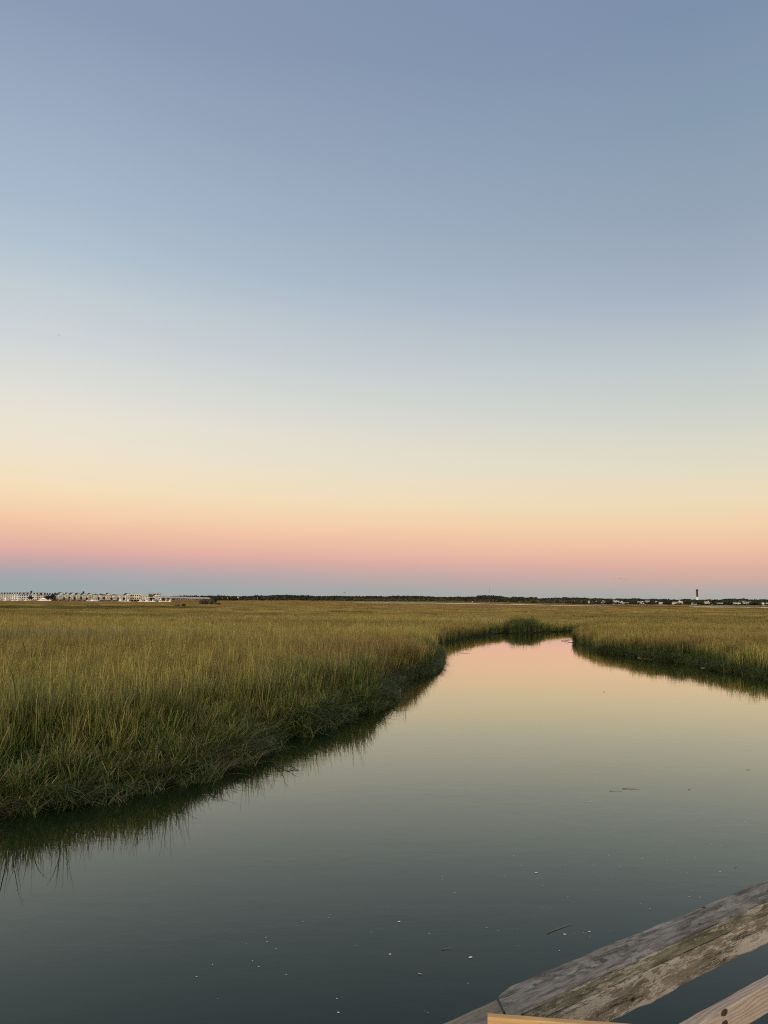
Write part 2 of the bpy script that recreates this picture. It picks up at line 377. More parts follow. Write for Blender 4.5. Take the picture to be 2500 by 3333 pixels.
_tab = rng.random((256, 256))
def vnoise(x, y):
    x = np.asarray(x, float); y = np.asarray(y, float)
    xi = np.floor(x).astype(int); yi = np.floor(y).astype(int); fx = x - xi; fy = y - yi
    fx = fx * fx * (3 - 2 * fx); fy = fy * fy * (3 - 2 * fy)
    a = _tab[xi % 256, yi % 256]; b = _tab[(xi + 1) % 256, yi % 256]; c = _tab[xi % 256, (yi + 1) % 256]; d = _tab[(xi + 1) % 256, (yi + 1) % 256]
    return (a * (1 - fx) + b * fx) * (1 - fy) + (c * (1 - fx) + d * fx) * fy
def fbm(x, y, o=4):
    s = 0; a = 0.5; t = 0
    for k in range(o): s = s + a * vnoise(x * 2 ** k + 17 * k, y * 2 ** k + 31 * k); t += a; a *= 0.5
    return s / t

# far channel (seen as one thin bright line): near and far edge distance by bearing
ch_px = np.array([-700, 640, 660, 1120, 1150, 1400, 1700, 1950, 2060, 2140, 2235, 2270, 2500, 2900])
ch_n = np.array([800, 800, 850, 880, 880, 1010, 740, 610, 590, 590, 590, 568, 580, 600])
ch_f = np.array([845, 845, 850, 880, 1240, 1490, 1075, 865, 765, 765, 770, 860, 890, 920])
def bear(x, y): return 1250 + 2517 * x / np.maximum(y, 1e-3)
def in_channel(x, y):
    b = bear(x, y); w_ = 12 * (fbm(x * .01, y * .01) - .5)
    n_ = np.interp(b, ch_px, ch_n) + w_; f_ = np.interp(b, ch_px, ch_f) + w_
    return np.minimum(y - n_, f_ - y)           # positive inside

def ground_h(x, y):
    s, _ = sdist(x, y)
    s = s + 0.35 * (fbm(x * 1.3, y * 1.3, 3) - 0.5)
    h = np.interp(s, [-2.0, -0.25, 0.0, 0.35, 1.2], [-0.7, -0.12, 0.01, 0.2, 0.32])
    h = h + np.where(s > 0.2, 0.10 * (fbm(x * .5, y * .5, 3) - .5), 0)
    c = in_channel(x, y); h = np.where(c > -2, np.minimum(h, np.interp(c, [-2, 0, 3], [0.3, -0.05, -0.7])), h)
    far = np.interp(bear(x, y), [-700, 640, 760, 1400, 1700, 3200], [860, 860, 1500, 1900, 1160, 1000])
    return h + np.interp(y - far, [0, 40], [0, 1.0])

# ------------------------------------------------------------------ ground and water
NA, NR = 620, 520
azs = np.radians(np.linspace(-100, 88, NA)); rs = np.exp(np.linspace(math.log(7.0), math.log(14000.0), NR))
A_, R_ = np.meshgrid(azs, rs); gx = (R_ * np.sin(A_)).ravel(); gy = (R_ * np.cos(A_)).ravel()
gv = np.stack([gx, gy, ground_h(gx, gy)], 1)
ii = np.arange(NR - 1)[:, None] * NA + np.arange(NA - 1)[None, :]
gq = np.stack([ii, ii + NA, ii + NA + 1, ii + 1], -1).reshape(-1, 4)[:, ::-1]
tag(np_mesh("marsh_ground", gv, gq, 'mud', smooth=True), kind='structure')
wv = np.array([(-14000, -300, 0), (14000, -300, 0), (14000, 14000, 0), (-14000, 14000, 0)], float)
tag(np_mesh("water", wv, np.array([[0, 1, 2, 3]]), 'water'), kind='structure')

# ------------------------------------------------------------------ grass
def blades(n, rad, hmin, hmax, wid, seg=4, lean=(0.03, 0.22), curl=(0.0, 0.25), droop=0.12, leafy=0.35, dead=0.1, bias=(0.05, 0.0), head=0.0, seed=0):
    """n blades rooted within radius rad (or a square, rad<0); returns verts, quads, colours"""
    r = np.random.default_rng(seed)
    if rad > 0:
        a = r.random(n) * 2 * np.pi; q = rad * np.sqrt(r.random(n)); bx = q * np.cos(a); by = q * np.sin(a)
    else:
        bx = (r.random(n) - .5) * -2 * rad; by = (r.random(n) - .5) * -2 * rad
    az_ = r.random(n) * 2 * np.pi; h = hmin + (hmax - hmin) * r.random(n) ** 0.7
    ln = lean[0] + (lean[1] - lean[0]) * r.random(n); cu = curl[0] + (curl[1] - curl[0]) * r.random(n)
    lf = r.random(n) < leafy                                     # leaves that leave the stem part way up
    z0 = np.where(lf, h * (0.1 + 0.5 * r.random(n)), 0.0); ll = np.where(lf, h * (0.30 + 0.25 * r.random(n)), h)
    ln = np.where(lf, ln + 0.35, ln); cu = np.where(lf, cu + 0.35, cu)
    W = wid * (0.6 + 0.8 * r.random(n)); hd = r.random(n) < head
    face = az_ + np.pi / 2 + (r.random(n) - .5) * 1.6
    rnd = r.random(n); dd = (r.random(n) < dead).astype(float); cols = []
    T = np.linspace(0, 1, seg + 1); vs = []; 
    for t in T:
        hx = (ln * t + cu * t * t) * ll; x = bx + hx * np.cos(az_) + bias[0] * t * t * h + z0 * bias[0]; y = by + hx * np.sin(az_) + bias[1] * t * t * h + z0 * bias[1]
        z = z0 + ll * (t * np.sqrt(np.maximum(1 - (ln + cu * .6) ** 2 * .6, 0.25)) - droop * np.where(lf, 2.2, 1.0) * (cu + .1) * t ** 3)
        wv_ = W * (0.75 + 0.5 * t - 1.15 * t * t) * np.where(hd & (t > .8), 2.0, 1.0) + W * 0.06
        ox = np.cos(face) * wv_ * .5; oy = np.sin(face) * wv_ * .5
        vs.append(np.stack([x - ox, y - oy, z], 1)); vs.append(np.stack([x + ox, y + oy, z], 1))
        tt = np.clip(z / hmax, 0, 1); cc = np.stack([tt, rnd, dd, np.ones(n)], 1); cols += [cc, cc]
    V = np.stack(vs, 1).reshape(-1, 3); C_ = np.stack(cols, 1).reshape(-1, 4); k = 2 * (seg + 1)
    b = (np.arange(n) * k)[:, None]; Q = []
    for s_ in range(seg): Q.append(np.concatenate([b + 2 * s_, b + 2 * s_ + 1, b + 2 * s_ + 3, b + 2 * s_ + 2], 1))
    return V, np.stack(Q, 1).reshape(-1, 4), C_

def scatter(name, label, protos, pts, rot, scl, idx, tint):
    """one object of many clumps: points carrying rotation, scale and tint; protos are instanced on them"""
    pc = bpy.data.collections.new(name + "_clumps")
    for k, (V, Q, C_) in enumerate(protos):
        o = np_mesh("clump_%02d" % k, V, Q, 'grass', col=C_, do_link=False); pc.objects.link(o)
    me = bpy.data.meshes.new(name); me.vertices.add(len(pts)); me.vertices.foreach_set('co', pts.astype(np.float32).ravel())
    for nm, ty, arr, key in (('rot', 'FLOAT_VECTOR', rot, 'vector'), ('scl', 'FLOAT_VECTOR', scl, 'vector'), ('idx', 'INT', idx, 'value'), ('tint', 'FLOAT_COLOR', tint, 'color')):
        at_ = me.attributes.new(nm, ty, 'POINT'); at_.data.foreach_set(key, np.ascontiguousarray(arr, dtype=np.int32 if ty == 'INT' else np.float32).ravel())
    me.materials.append(MAT['grass'])
    o = bpy.data.objects.new(name, me); link(o); tag(o, label, 'grass', kind='stuff')
    t = bpy.data.node_groups.new(name + "_nodes", 'GeometryNodeTree')
    t.interface.new_socket('Geometry', in_out='INPUT', socket_type='NodeSocketGeometry'); t.interface.new_socket('Geometry', in_out='OUTPUT', socket_type='NodeSocketGeometry')
    gi = t.nodes.new('NodeGroupInput'); go = t.nodes.new('NodeGroupOutput'); ip = t.nodes.new('GeometryNodeInstanceOnPoints')
    ci = t.nodes.new('GeometryNodeCollectionInfo'); ci.inputs['Collection'].default_value = pc; ci.inputs['Separate Children'].default_value = True; ci.inputs['Reset Children'].default_value = True
    t.links.new(gi.outputs[0], ip.inputs['Points']); t.links.new(ci.outputs[0], ip.inputs['Instance']); ip.inputs['Pick Instance'].default_value = True
    for nm, ty, sk in (('rot', 'FLOAT_VECTOR', 'Rotation'), ('scl', 'FLOAT_VECTOR', 'Scale'), ('idx', 'INT', 'Instance Index')):
        na = t.nodes.new('GeometryNodeInputNamedAttribute'); na.data_type = ty; na.inputs['Name'].default_value = nm
        t.links.new(na.outputs[0], ip.inputs[sk])
    t.links.new(ip.outputs[0], go.inputs[0])
    md = o.modifiers.new('clumps', 'NODES'); md.node_group = t
    return o

def wedge(n, r0, r1, a0, a1):
    r = np.sqrt(rng.random(n) * (r1 * r1 - r0 * r0) + r0 * r0); a = np.radians(a0 + (a1 - a0) * rng.random(n))
    return r * np.sin(a), r * np.cos(a)
def tints(x, y, s):
    """R: how golden, G: reddish tan, B: greyish; patches are stands of different age, stretched along the creek"""
    n1 = fbm(x * .018 + 5, y * .022 + 9, 4); n2 = fbm(x * .08, y * .11, 3); n3 = fbm(x * .006 + 40, y * .014 + 3, 3)
    g_ = 0.48 + 1.1 * (n1 - .5) + 0.7 * (n2 - .5) + 0.9 * (n3 - .5) + np.interp(np.hypot(x, y), [15, 24, 40, 70, 180, 800], [-0.50, -0.26, -0.12, 0.02, 0.22, 0.34])
    g_ = g_ - np.interp(s, [0, 4.0], [0.42, 0.0]) * np.interp(np.hypot(x, y), [35, 90], [1, .45])                                   # tall green growth along the banks
    tn = np.clip(1.6 * (fbm(x * .03 + 70, y * .05 + 20, 3) - .45) + 0.35, 0, 1) * 0.8
    red = np.exp(-((x + 1) / 5.0) ** 2 - ((y - 42) / 13) ** 2)                      # russet stand on the near point
    tn = np.clip(tn + 0.9 * red + np.interp(np.hypot(x, y), [40, 160, 600], [-.1, .1, .45]), 0, 1); g_ = g_ + 0.25 * red
    gr = 0.75 * np.exp(-((x + 26) / 14) ** 2 - ((y - 56) / 9) ** 2)                   # greyish stand at the left
    band = np.exp(-((y - 285 - 0.25 * x) / 32) ** 2) * np.interp(bear(x, y), [-200, 100, 560, 720], [1, 1, 1, 0]) * np.clip(3.2 * (fbm(x * .02, y * .05, 3) - .25), 0, 1)
    g_ = g_ - 1.5 * band
    dk = np.exp(-((bear(x, y) - 1704) / 46) ** 4 - ((y - 108) / 7) ** 2); g_ = g_ - 0.8 * dk
    return np.stack([np.clip(g_, 0, 1.2), tn * (1 - .6 * gr), gr, np.ones_like(x)], 1), dk, band

def field(name, label, protos, n, r0, r1, a0, a1, hfun, nidx, smin=0.12, wscale=1.0, minw=1.0, tuft=0.25):
    x, y = wedge(n, r0, r1, a0, a1)
    s, wd = sdist(x, y); s2 = s + 0.5 * (fbm(x * 1.1, y * 1.1, 3) - .5)
    ok = (s2 > smin) & (in_channel(x, y) < -minw) & (y > 3)
    x, y, s, wd = x[ok], y[ok], s[ok], wd[ok]
    tint, dk, band = tints(x, y, s)
    hs = hfun(x, y, s, dk, band) * (1 + np.where(rng.random(len(x)) < .14, .42, 0) * rng.random(len(x)))
    tint[:, 3] = (0.70 + 0.60 * rng.random(len(x))) * (1 - .5 * dk - .25 * band) * (0.62 + 0.8 * fbm(x * .045 + 3, y * .07 + 60, 4)); tint[:, 0] = np.clip(tint[:, 0] + tuft * (rng.random(len(x)) - .5), 0, 1.3)
    rot = np.zeros((len(x), 3)); rot[:, 2] = rng.random(len(x)) * 2 * np.pi
    k = len(x); scl = np.stack([np.full(k, wscale), np.full(k, wscale), hs], 1) * (0.88 + 0.24 * rng.random((k, 1)))
    idx = rng.integers(0, nidx, k)
    pts = np.stack([x, y, ground_h(x, y) - 0.03], 1)
    return scatter(name, label, protos, pts, rot, scl, idx, tint)

# near: separate blades.  tall stands, then the low tangled growth that hangs over the water on the near bank
def lodge_w(x, y): return np.interp(np.hypot(x, y), [15, 20, 26, 34, 45, 60], [2.5, 2.2, 1.2, 0.5, 0.25, 0.2])
def h_near(x, y, s, dk, band):
    base = 1.78 - 0.25 * np.clip((x - 6) / 6, 0, 1) + 0.30 * (fbm(x * .25, y * .25, 3) - .5) + 0.75 * (fbm(x * .9, y * .9, 3) - .5)
    lw = lodge_w(x, y); e = np.interp(s / lw, [0, .55, 1.0, 1.35], [0.34, 0.42, 0.72, 1.0])
    return base * np.interp(s, [0, .8], [.82, 1.0]) * np.where(s < lw * 1.4, e, 1.0)
near = [blades(29, 0.15, 0.50, 1.0, 0.0220, 5, (0.02, 0.26), (0.0, 0.36), leafy=0.45, dead=0.12, head=0.12, seed=k) for k in range(8)]
field("marsh_grass", "tall green-gold cordgrass of separate blades on the near bank", near, 27000, 13, 48, -44, 34, h_near, 8, smin=0.10, tuft=0.5)

def low_growth():
    protos = [blades(28, 0.22, 0.32, 0.92, 0.027, 6, (0.25, 0.75), (0.35, 0.95), droop=0.34, leafy=0.3, dead=0.10, bias=(0.30, 0.0), seed=60 + k) for k in range(5)]
    protos += [blades(26, 0.16, 0.30, 0.85, 0.019, 6, (0.7, 0.95), (0.10, 0.40), droop=0.20, leafy=0.15, dead=0.65, bias=(0.55, 0.1), seed=80 + k) for k in range(3)]
    x, y = wedge(150000, 12, 70, -50, 40); s, wd = sdist(x, y)
    s2 = s + 0.5 * (fbm(x * 1.7, y * 1.7, 3) - .5); lw = lodge_w(x, y) * 1.25 + 0.15
    ok = (s2 > -0.5) & (s2 < lw) & (rng.random(len(x)) < np.interp(np.hypot(x, y), [12, 25, 70], [0.24, 0.3, 0.6]))
    x, y, s, wd = x[ok], y[ok], s[ok], wd[ok]; k = len(x)
    tint, _, _ = tints(x, y, s); tint[:, 3] = .45 + .85 * rng.random(k); tint[:, 0] = np.clip(0.08 + 0.5 * (rng.random(k) - .3), 0, .5); tint[:, 1] = rng.random(k) * .4
    tint[:, 2] = np.clip(0.9 * fbm(x * .6 + 9, y * .6, 2) - .2, 0, 1)
    rot = np.zeros((k, 3)); rot[:, 2] = wd + rng.normal(0, 0.75, k)
    flat = fbm(x * .45 + 3, y * .45 + 8, 2) > 0.56
    flat = flat & (np.hypot(x, y) < 27)
    rot[:, 2] = np.where(flat, 0.35 + rng.normal(0, .3, k), rot[:, 2])
    idx = np.where(flat, rng.integers(5, 8, k), rng.integers(0, 5, k))
    sc = np.where(s < .4, .8, 1.0) * (0.75 + 0.5 * rng.random(k)); scl = np.stack([sc, sc, sc * np.where(flat, .8, 1)], 1)
    pts = np.stack([x, y, np.maximum(ground_h(x, y), 0.0) - 0.02], 1)
    scatter("bank_grass", "low tangled green grass drooping over the water at the bank's foot", protos, pts, rot, scl, idx, tint)
low_growth()

def h_mid(x, y, s, dk, band):
    r = np.hypot(x, y); b = np.interp(r, [45, 90, 180], [1.62, 1.25, 0.95]); b = np.where(s < 5, np.maximum(b, 1.3), b); b = b * (1 - .28 * np.exp(-((bear(x, y) - 1850) / 80) ** 4) * (y > 92))
    b = np.where(x > 12, np.minimum(b, np.interp(r, [40, 60, 100], [1.35, 1.35, 1.25])), b)
    return b * (0.86 + 0.3 * fbm(x * .12, y * .12, 3)) * (1 + 0.32 * dk)
mid = [blades(56, 0.32, 0.5, 1.0, 0.026, 4, (0.02, 0.24), (0.0, 0.30), leafy=0.38, dead=0.08, head=0.1, seed=200 + k) for k in range(6)]
field("marsh_grass", "gold-green cordgrass of fine upright blades round the bend of the creek", mid, 95000, 47, 160, -40, 38, h_mid, 6, smin=0.15)

def h_far(x, y, s, dk, band):
    b = np.interp(np.hypot(x, y), [155, 300, 700], [0.92, 0.78, 0.70]); return b * (0.85 + 0.35 * fbm(x * .03, y * .05, 3)) * (1 + 0.5 * band)
far = [blades(1100, -2.4, 0.55, 1.0, 0.055, 3, (0.02, 0.2), (0.0, 0.2), leafy=0.2, dead=0.06, seed=300 + k) for k in range(4)]
field("marsh_grass", "broad golden field of cordgrass reaching to the far shore", far, 26000, 155, 700, -38, 38, h_far, 4, smin=2.5, minw=3.0)
vfar = [blades(1300, -5.0, 0.55, 1.0, 0.16, 2, (0.02, 0.2), (0.0, 0.2), leafy=0.1, dead=0.05, seed=400 + k) for k in range(3)]
field("marsh_grass", "distant olive-gold strip of cordgrass below the tree line", vfar, 26000, 690, 2100, -37, 37, h_far, 3, smin=5, minw=6.0)

# ------------------------------------------------------------------ far woods
def leaf_quads(cx, cy, cz, rx, ry, rz, n, size, r, top_only=True):
    """n leaf-sized faces scattered through a crown volume, denser near its skin"""
    d = r.normal(size=(n, 3)); d /= np.linalg.norm(d, axis=1)[:, None]
    if top_only: d[:, 2] = np.where(d[:, 2] < -0.35, -d[:, 2] * .6, d[:, 2])
    rad = (0.72 + 0.30 * r.random(n)) * (1 + 0.16 * np.sin(d[:, 0] * 5 + cx) * np.cos(d[:, 1] * 4 + cy) + 0.10 * np.sin(d[:, 2] * 7 + cx))
    p = d * rad[:, None] * np.array([rx, ry, rz]) + np.array([cx, cy, cz])
    a = r.normal(size=(n, 3)); a /= np.linalg.norm(a, axis=1)[:, None]
    nrm = d + 0.9 * r.normal(size=(n, 3)) * .6; b = np.cross(nrm, a); b /= np.linalg.norm(b, axis=1)[:, None] + 1e-9
    a = np.cross(b, nrm); a /= np.linalg.norm(a, axis=1)[:, None] + 1e-9
    s_ = (size * (0.6 + 0.8 * r.random(n)))[:, None] * .5
    v = np.stack([p - a * s_ - b * s_, p + a * s_ - b * s_ * .8, p + a * s_ * .9 + b * s_, p - a * s_ + b * s_], 1).reshape(-1, 3)
    c = np.stack([np.zeros(n), r.random(n), np.zeros(n), np.ones(n)], 1); c = np.repeat(c, 4, 0)
    return v, c
def leaf_obj(name, parts, m, parent=None):
    v = np.concatenate([p[0] for p in parts]); c = np.concatenate([p[1] for p in parts])
    q = np.arange(len(v)).reshape(-1, 4)
    return np_mesh(name, v, q, m, parent, col=c)

TREE_TOP = [(-700, 1934), (-200, 1934), (480, 1944), (520, 1941.5), (560, 1940.5), (620, 1939), (660, 1940), (700, 1938.8), (740, 1939.7), (775, 1941.5), (812, 1940), (842, 1938), (870, 1940), (893, 1937.3), (935, 1936.4), (956, 1938.8),
            (998, 1938), (1020, 1940), (1061, 1941), (1092, 1939.5), (1130, 1940.7), (1216, 1940), (1250, 1941.5), (1280, 1939.8), (1322, 1939.7), (1365, 1939.7), (1400, 1941.7), (1432, 1943.5), (1501, 1943),
            (1548, 1942), (1558, 1939), (1585, 1937.7), (1627, 1939.5), (1647, 1944.7), (1662, 1945), (1677, 1943), (1696, 1943), (1707, 1946.5), (1731, 1944.2), (1745, 1945), (1752, 1947.8), (1783, 1948), (1815, 1946), (1862, 1946.5),
            (1883, 1946), (1894, 1948.5), (1905, 1946), (1916, 1951), (1935, 1948), (1965, 1949.7), (2003, 1951), (2052, 1949), (2076, 1949.5), (2098, 1952), (2115, 1950), (2137, 1951.5), (2164, 1951), (2186, 1952), (2213, 1953.5), (2235, 1951),
            (2256, 1953), (2281, 1954.6), (2305, 1952), (2321, 1955), (2335, 1952.4), (2348, 1953), (2367, 1949.7), (2397, 1951.5), (2419, 1948.7), (2438, 1951.5), (2457, 1953), (2500, 1953), (2900, 1955)]
TT = np.array(TREE_TOP, float); TT[:, 1] -= np.interp(TT[:, 0], [500, 900, 1700, 1900], [0, .4, .4, 1.2]); TT[:3, 1] = (1940, 1940, 1942)
WD = lambda px: float(np.interp(px, [-700, 470, 520, 690, 760, 1100, 1500, 1640, 1690, 1900, 2050, 2500, 2900], [905, 905, 1350, 1400, 1560, 2040, 1960, 1640, 1260, 1150, 1150, 1170, 1180]))
def woods():
    r = np.random.default_rng(11); up = []; low = []
    px = -220.0
    while px < 2860:
        D = WD(px); m_ = D / 2500.0
        ty = np.interp(px, TT[:, 0], TT[:, 1]) + r.normal(0, .35)
        top = at(px, ty, D)
        w_ = r.uniform(3.6, 6.5)
        for row in range(3):
            Dr = D + row * 16 + r.uniform(-5, 5); tz = top[2] * (1.0 if row == 1 else r.uniform(.84, .99)); q = at(px + r.uniform(-4, 4), 1960, Dr)
            up.append(leaf_quads(q[0], Dr, tz - w_ * .80, w_ * r.uniform(.9, 1.3), w_, w_ * .85, 120, 1.5, r))
            up.append(leaf_quads(q[0], Dr, tz * .45, w_ * 1.2, w_, tz * .5, 90, 1.9, r))
        hz = min(top[2] * r.uniform(.45, .78), 9.5); q = at(px + r.uniform(-3, 3), 1960, D - 14)
        if 516 < px and (px < 1920 or r.random() < .5):
            low.append(leaf_quads(q[0], D - 14 + r.uniform(-4, 4), hz * .5, w_ * .8, w_ * .7, hz * .52, 110, 1.3, r))
        if px > 1890 and r.random() < .8:         # dark hedge growth between and before the shore houses
            q = at(px + r.uniform(-4, 4), 1960, 1072); hz = r.uniform(1.6, 3.6) if r.random() < .8 else r.uniform(4, 6)
            up.append(leaf_quads(q[0], 1072, 1.0 + hz * .45, r.uniform(2, 5), 1.6, hz * .55, 80, .9, r))
        px += (w_ * 0.85) / m_
    tag(leaf_obj("far_woodland", up, 'leaf'), "long dark line of live oak woodland along the far shore", "woodland", kind='stuff')
    tag(leaf_obj("shore_scrub", low, 'olive'), "lighter olive scrub along the foot of the far woodland", "scrub", kind='stuff')
woods()

def tree(name, label, px, ytop, ybase, wpx, D, m='leaf', group=None, shape='round', n=420, cat='tree'):
    t = at(px, ytop, D); m_ = D / 2500.0; gz_ = float(ground_h(np.array([t[0]]), np.array([D]))[0]); zb = max(gz_, 0.15)
    e = empty(name, (t[0], D, zb)); tag(e, label, cat, group); h = t[2] - zb; w_ = wpx * m_ / 2; r = np.random.default_rng(int(px * 7) % 9973)
    b = MB(); crown0 = at(px, ybase, D)[2] - zb
    crown0 = max(crown0, 0.3); tr = max(.12, h * .018)
    b.tube([(0, 0, -0.3), (0.1, 0, crown0 + .1 * h), (0.0, 0.1, h * .75)], [tr * 1.4, tr, tr * .4], 7)
    for k in range(5):
        a = k * 1.3 + r.random(); z0 = crown0 + (h - crown0) * (.1 + .12 * k)
        b.tube([(0, 0, z0), (math.cos(a) * w_ * .4, math.sin(a) * w_ * .4, z0 + (h - z0) * .35), (math.cos(a) * w_ * .75, math.sin(a) * w_ * .7, z0 + (h - z0) * .6)], [tr * .6, tr * .35, tr * .12], 5)
    b.build("trunk", 'bark', e)
    ch = h - crown0; parts = []
    for k in range(7 if shape != 'umbrella' else 4):
        a = r.random() * 6.28; q = r.random() ** .5 * .55; cz = crown0 + ch * r.uniform(.32, .72) if shape == 'round' else crown0 + ch * r.uniform(.4, .6)
        parts.append(leaf_quads(math.cos(a) * w_ * q, math.sin(a) * w_ * q, cz, w_ * .55, w_ * .55, ch * .30, n // 7, max(.25, w_ * .16), r, False))
    parts.append(leaf_quads(0, 0, crown0 + ch * .5, w_ * .95, w_ * .85, ch * .5, n // 2, max(.25, w_ * .15), r, False))
    leaf_obj("crown", parts, m, e)
    return e
def palm(label, px, ytop, ybase, D, group=None, crown_px=9):
    t = at(px, ytop, D); e = empty("palm_tree", (t[0], D, 1.0)); tag(e, label, "palm", group); h = t[2] - 1.0; w_ = crown_px * D / 5000.0
    MB().tube([(0, 0, -.3), (.15, 0, h * .5), (0, 0, h - w_ * .5)], [.32, .24, .2], 8).build("trunk", 'bark', e)
    v = []; c = []; r = np.random.default_rng(int(px)); zc = h - w_ * .55
    for k in range(26):
        a = r.random() * 6.28; up_ = r.uniform(-.3, 1.2); L_ = w_ * r.uniform(.8, 1.05); pts = []
        for i in range(6):
            s_ = i / 5; q = L_ * s_ * math.cos(up_ * .7); pts.append((math.cos(a) * q, math.sin(a) * q, zc + L_ * s_ * math.sin(up_ * .7) - L_ * .45 * s_ * s_))
        for i in range(5):
            wd_ = .34 * w_ * (1 - abs(i / 5 - .4)); ox, oy = -math.sin(a) * wd_ * .5, math.cos(a) * wd_ * .5; p, q = pts[i], pts[i + 1]
            v += [(p[0] - ox, p[1] - oy, p[2] - .1), (p[0] + ox, p[1] + oy, p[2]), (q[0] + ox * .9, q[1] + oy * .9, q[2]), (q[0] - ox * .9, q[1] - oy * .9, q[2] - .1)]
            c += [(0, r.random(), 0, 1)] * 4
    np_mesh("crown", np.array(v), np.arange(len(v)).reshape(-1, 4), 'palm', e, col=np.array(c))
    return e

GL, GR = "trees among the shore houses", "trees in front of the oceanfront houses"
tree("oak_tree", "broad dark tree in front of the townhouse row, left of the pink block", 100, 1939.5, 1951, 18, 845, group=GL)
tree("oak_tree", "low dark tree over the sleek white motor yacht, against the long block with round dormers", 155, 1938, 1950, 22, 848, group=GL)
tree("oak_tree", "dense dark tree filling the gap between the last round-dormer block and the first gabled house", 172, 1934, 1952, 20, 856, group=GL)
tree("pine_tree", "dark round-topped pine rising above the townhouse roofs at the left", 102, 1922.5, 1930, 8, 935, n=260, group="treetops rising above the roofs")
tree("pine_tree", "small dark treetop rising behind the grey-white gabled house", 271.5, 1924.5, 1931, 7, 915, n=240, group="treetops rising above the roofs")
palm("dark palm in front of the pink gabled house, left one of two", 294, 1940, 1952, 846, "palms before the houses")
palm("dark palm in front of the pink gabled house, right one of two", 303, 1939.5, 1952, 846, "palms before the houses")
palm("large palm against the long cream flat-roofed building", 430, 1936.5, 1950, 846, "palms before the houses", 8)
palm("palm in front of the low cream block beside the boats", 462, 1942.5, 1950, 846, "palms before the houses", 6)
for px_, yt, lb in ((243.5, 1940, "dark shrub tree in the gap between the grey gabled house and the green one"), (226.5, 1940.5, "dark shrub tree in the gap between the cream gabled house and the grey one"), (339, 1942, "brownish shrub tree left of the tall gabled house with a white chimney wall"),
                    (283, 1943, "dark shrub tree left of the pink gabled house"), (209, 1941, "dark shrub tree in the gap left of the second gabled house"), (264.5, 1940.5, "dark shrub tree between the pale green house and the one below the small treetop"), (321.5, 1941.5, "dark shrub tree between the two white hip-roofed houses"), (384, 1942.5, "dark shrub tree between the yellow house and the flat white house"),
                    (363.5, 1944, "dark low shrub tree left of the yellow house"), (404, 1944, "dark low shrub tree between the flat white house and the dark-roofed one"), (494, 1944.5, "dark bushy tree in front of the gable house nearest the bridge")):
    tree("shrub_tree", lb, px_, yt, 1954, 9 if px_ != 494 else 19, 850, n=320, group="shrub trees between the houses")
tree("umbrella_pine", "flat-topped leaning pine standing out above the woodland", 1837, 1942.6, 1947.2, 12, 1150, shape='umbrella', n=260)
for px_, yt, wp, lb in ((2124, 1959.5, 34, "wide dark bush between the white terraced house and the white gabled cottage"), (2069, 1955, 12, "round dark tree left of the white terraced house"), (2369, 1956, 30, "big round dark tree left of the low wide white house"),
                        (2457, 1958, 30, "wide dark tree right of the long grey house with a chimney"), (2240, 1954, 26, "dark tree between the grey-white double house and the lighthouse"), (2175, 1955, 24, "dark tree right of the white gabled cottage"),
                        (2325, 1961, 16, "low dark bush right of the square white beach house"), (2278, 1958, 20, "dark tree right of the low grey house under the lighthouse"), (1983, 1956, 20, "dark tree right of the small white hipped house"), (2056, 1957.5, 14, "dark tree right of the low grey dormered house")):
    tree("oak_tree", lb, px_, yt, 1967, wp, 1068, group=GR, n=360)

# scrub standing in the marsh
for px_, yt, yb, wp, D_, m_, lb, nm in ((660, 1948.5, 1971, 25, 455, 'brownleaf', "brown leafless bush in the marsh, left one of the clump", "marsh_bush"), (686, 1949, 1971.5, 25, 452, 'brownleaf', "brown leafless bush in the marsh, right one of the clump", "marsh_bush"),
                                   (673, 1951.5, 1971, 22, 460, 'olive', "pale olive bush between the two brown bushes in the marsh", "marsh_bush"), (695, 1942.5, 1962, 26, 470, 'leaf', "dark green cedar rising behind the brown bushes in the marsh", "cedar_tree"),
                                   (708, 1962, 1969, 22, 440, 'leaf', "low dark green bush right of the brown bushes", "marsh_bush"), (598, 1966, 1972, 13, 345, 'leaf', "small isolated dark bush in the marsh below the bridge", "marsh_bush"),
                                   (577, 1968, 1973, 16, 350, 'olive', "small olive bush left of the isolated dark bush in the marsh", "marsh_bush")):
    tree(nm, lb, px_, yt, yb, wp, D_, m_, "bushes standing in the marsh", n=700, cat='bush' if nm == 'marsh_bush' else 'tree')

# ------------------------------------------------------------------ houses
def gable_prism(b, x0, x1, y0, y1, z0, z1):            # ridge along y
    xm = (x0 + x1) / 2
    return b.add([(x0, y0, z0), (x1, y0, z0), (xm, y0, z1), (x0, y1, z0), (x1, y1, z0), (xm, y1, z1)], [(0, 1, 2), (5, 4, 3), (0, 2, 5, 3), (1, 4, 5, 2), (0, 3, 4, 1)])
def roof_gable(b, x0, x1, y0, y1, z0, z1, t=.22, oh=.35):
    xm = (x0 + x1) / 2; dx = (x1 - x0) / 2; sl = (z1 - z0) / dx
    for sg in (-1, 1):
        xe = xm + sg * (dx + oh); ze = z0 - sl * oh
        P = [(xe, y0 - oh, ze + .03), (xe, y1 + oh, ze + .03), (xm, y1 + oh, z1 + .03), (xm, y0 - oh, z1 + .03)]
        V = P + [(p[0], p[1], p[2] + t) for p in P]
        b.add(V, [(0, 1, 2, 3), (7, 6, 5, 4), (0, 4, 5, 1), (1, 5, 6, 2), (2, 6, 7, 3), (3, 7, 4, 0)])
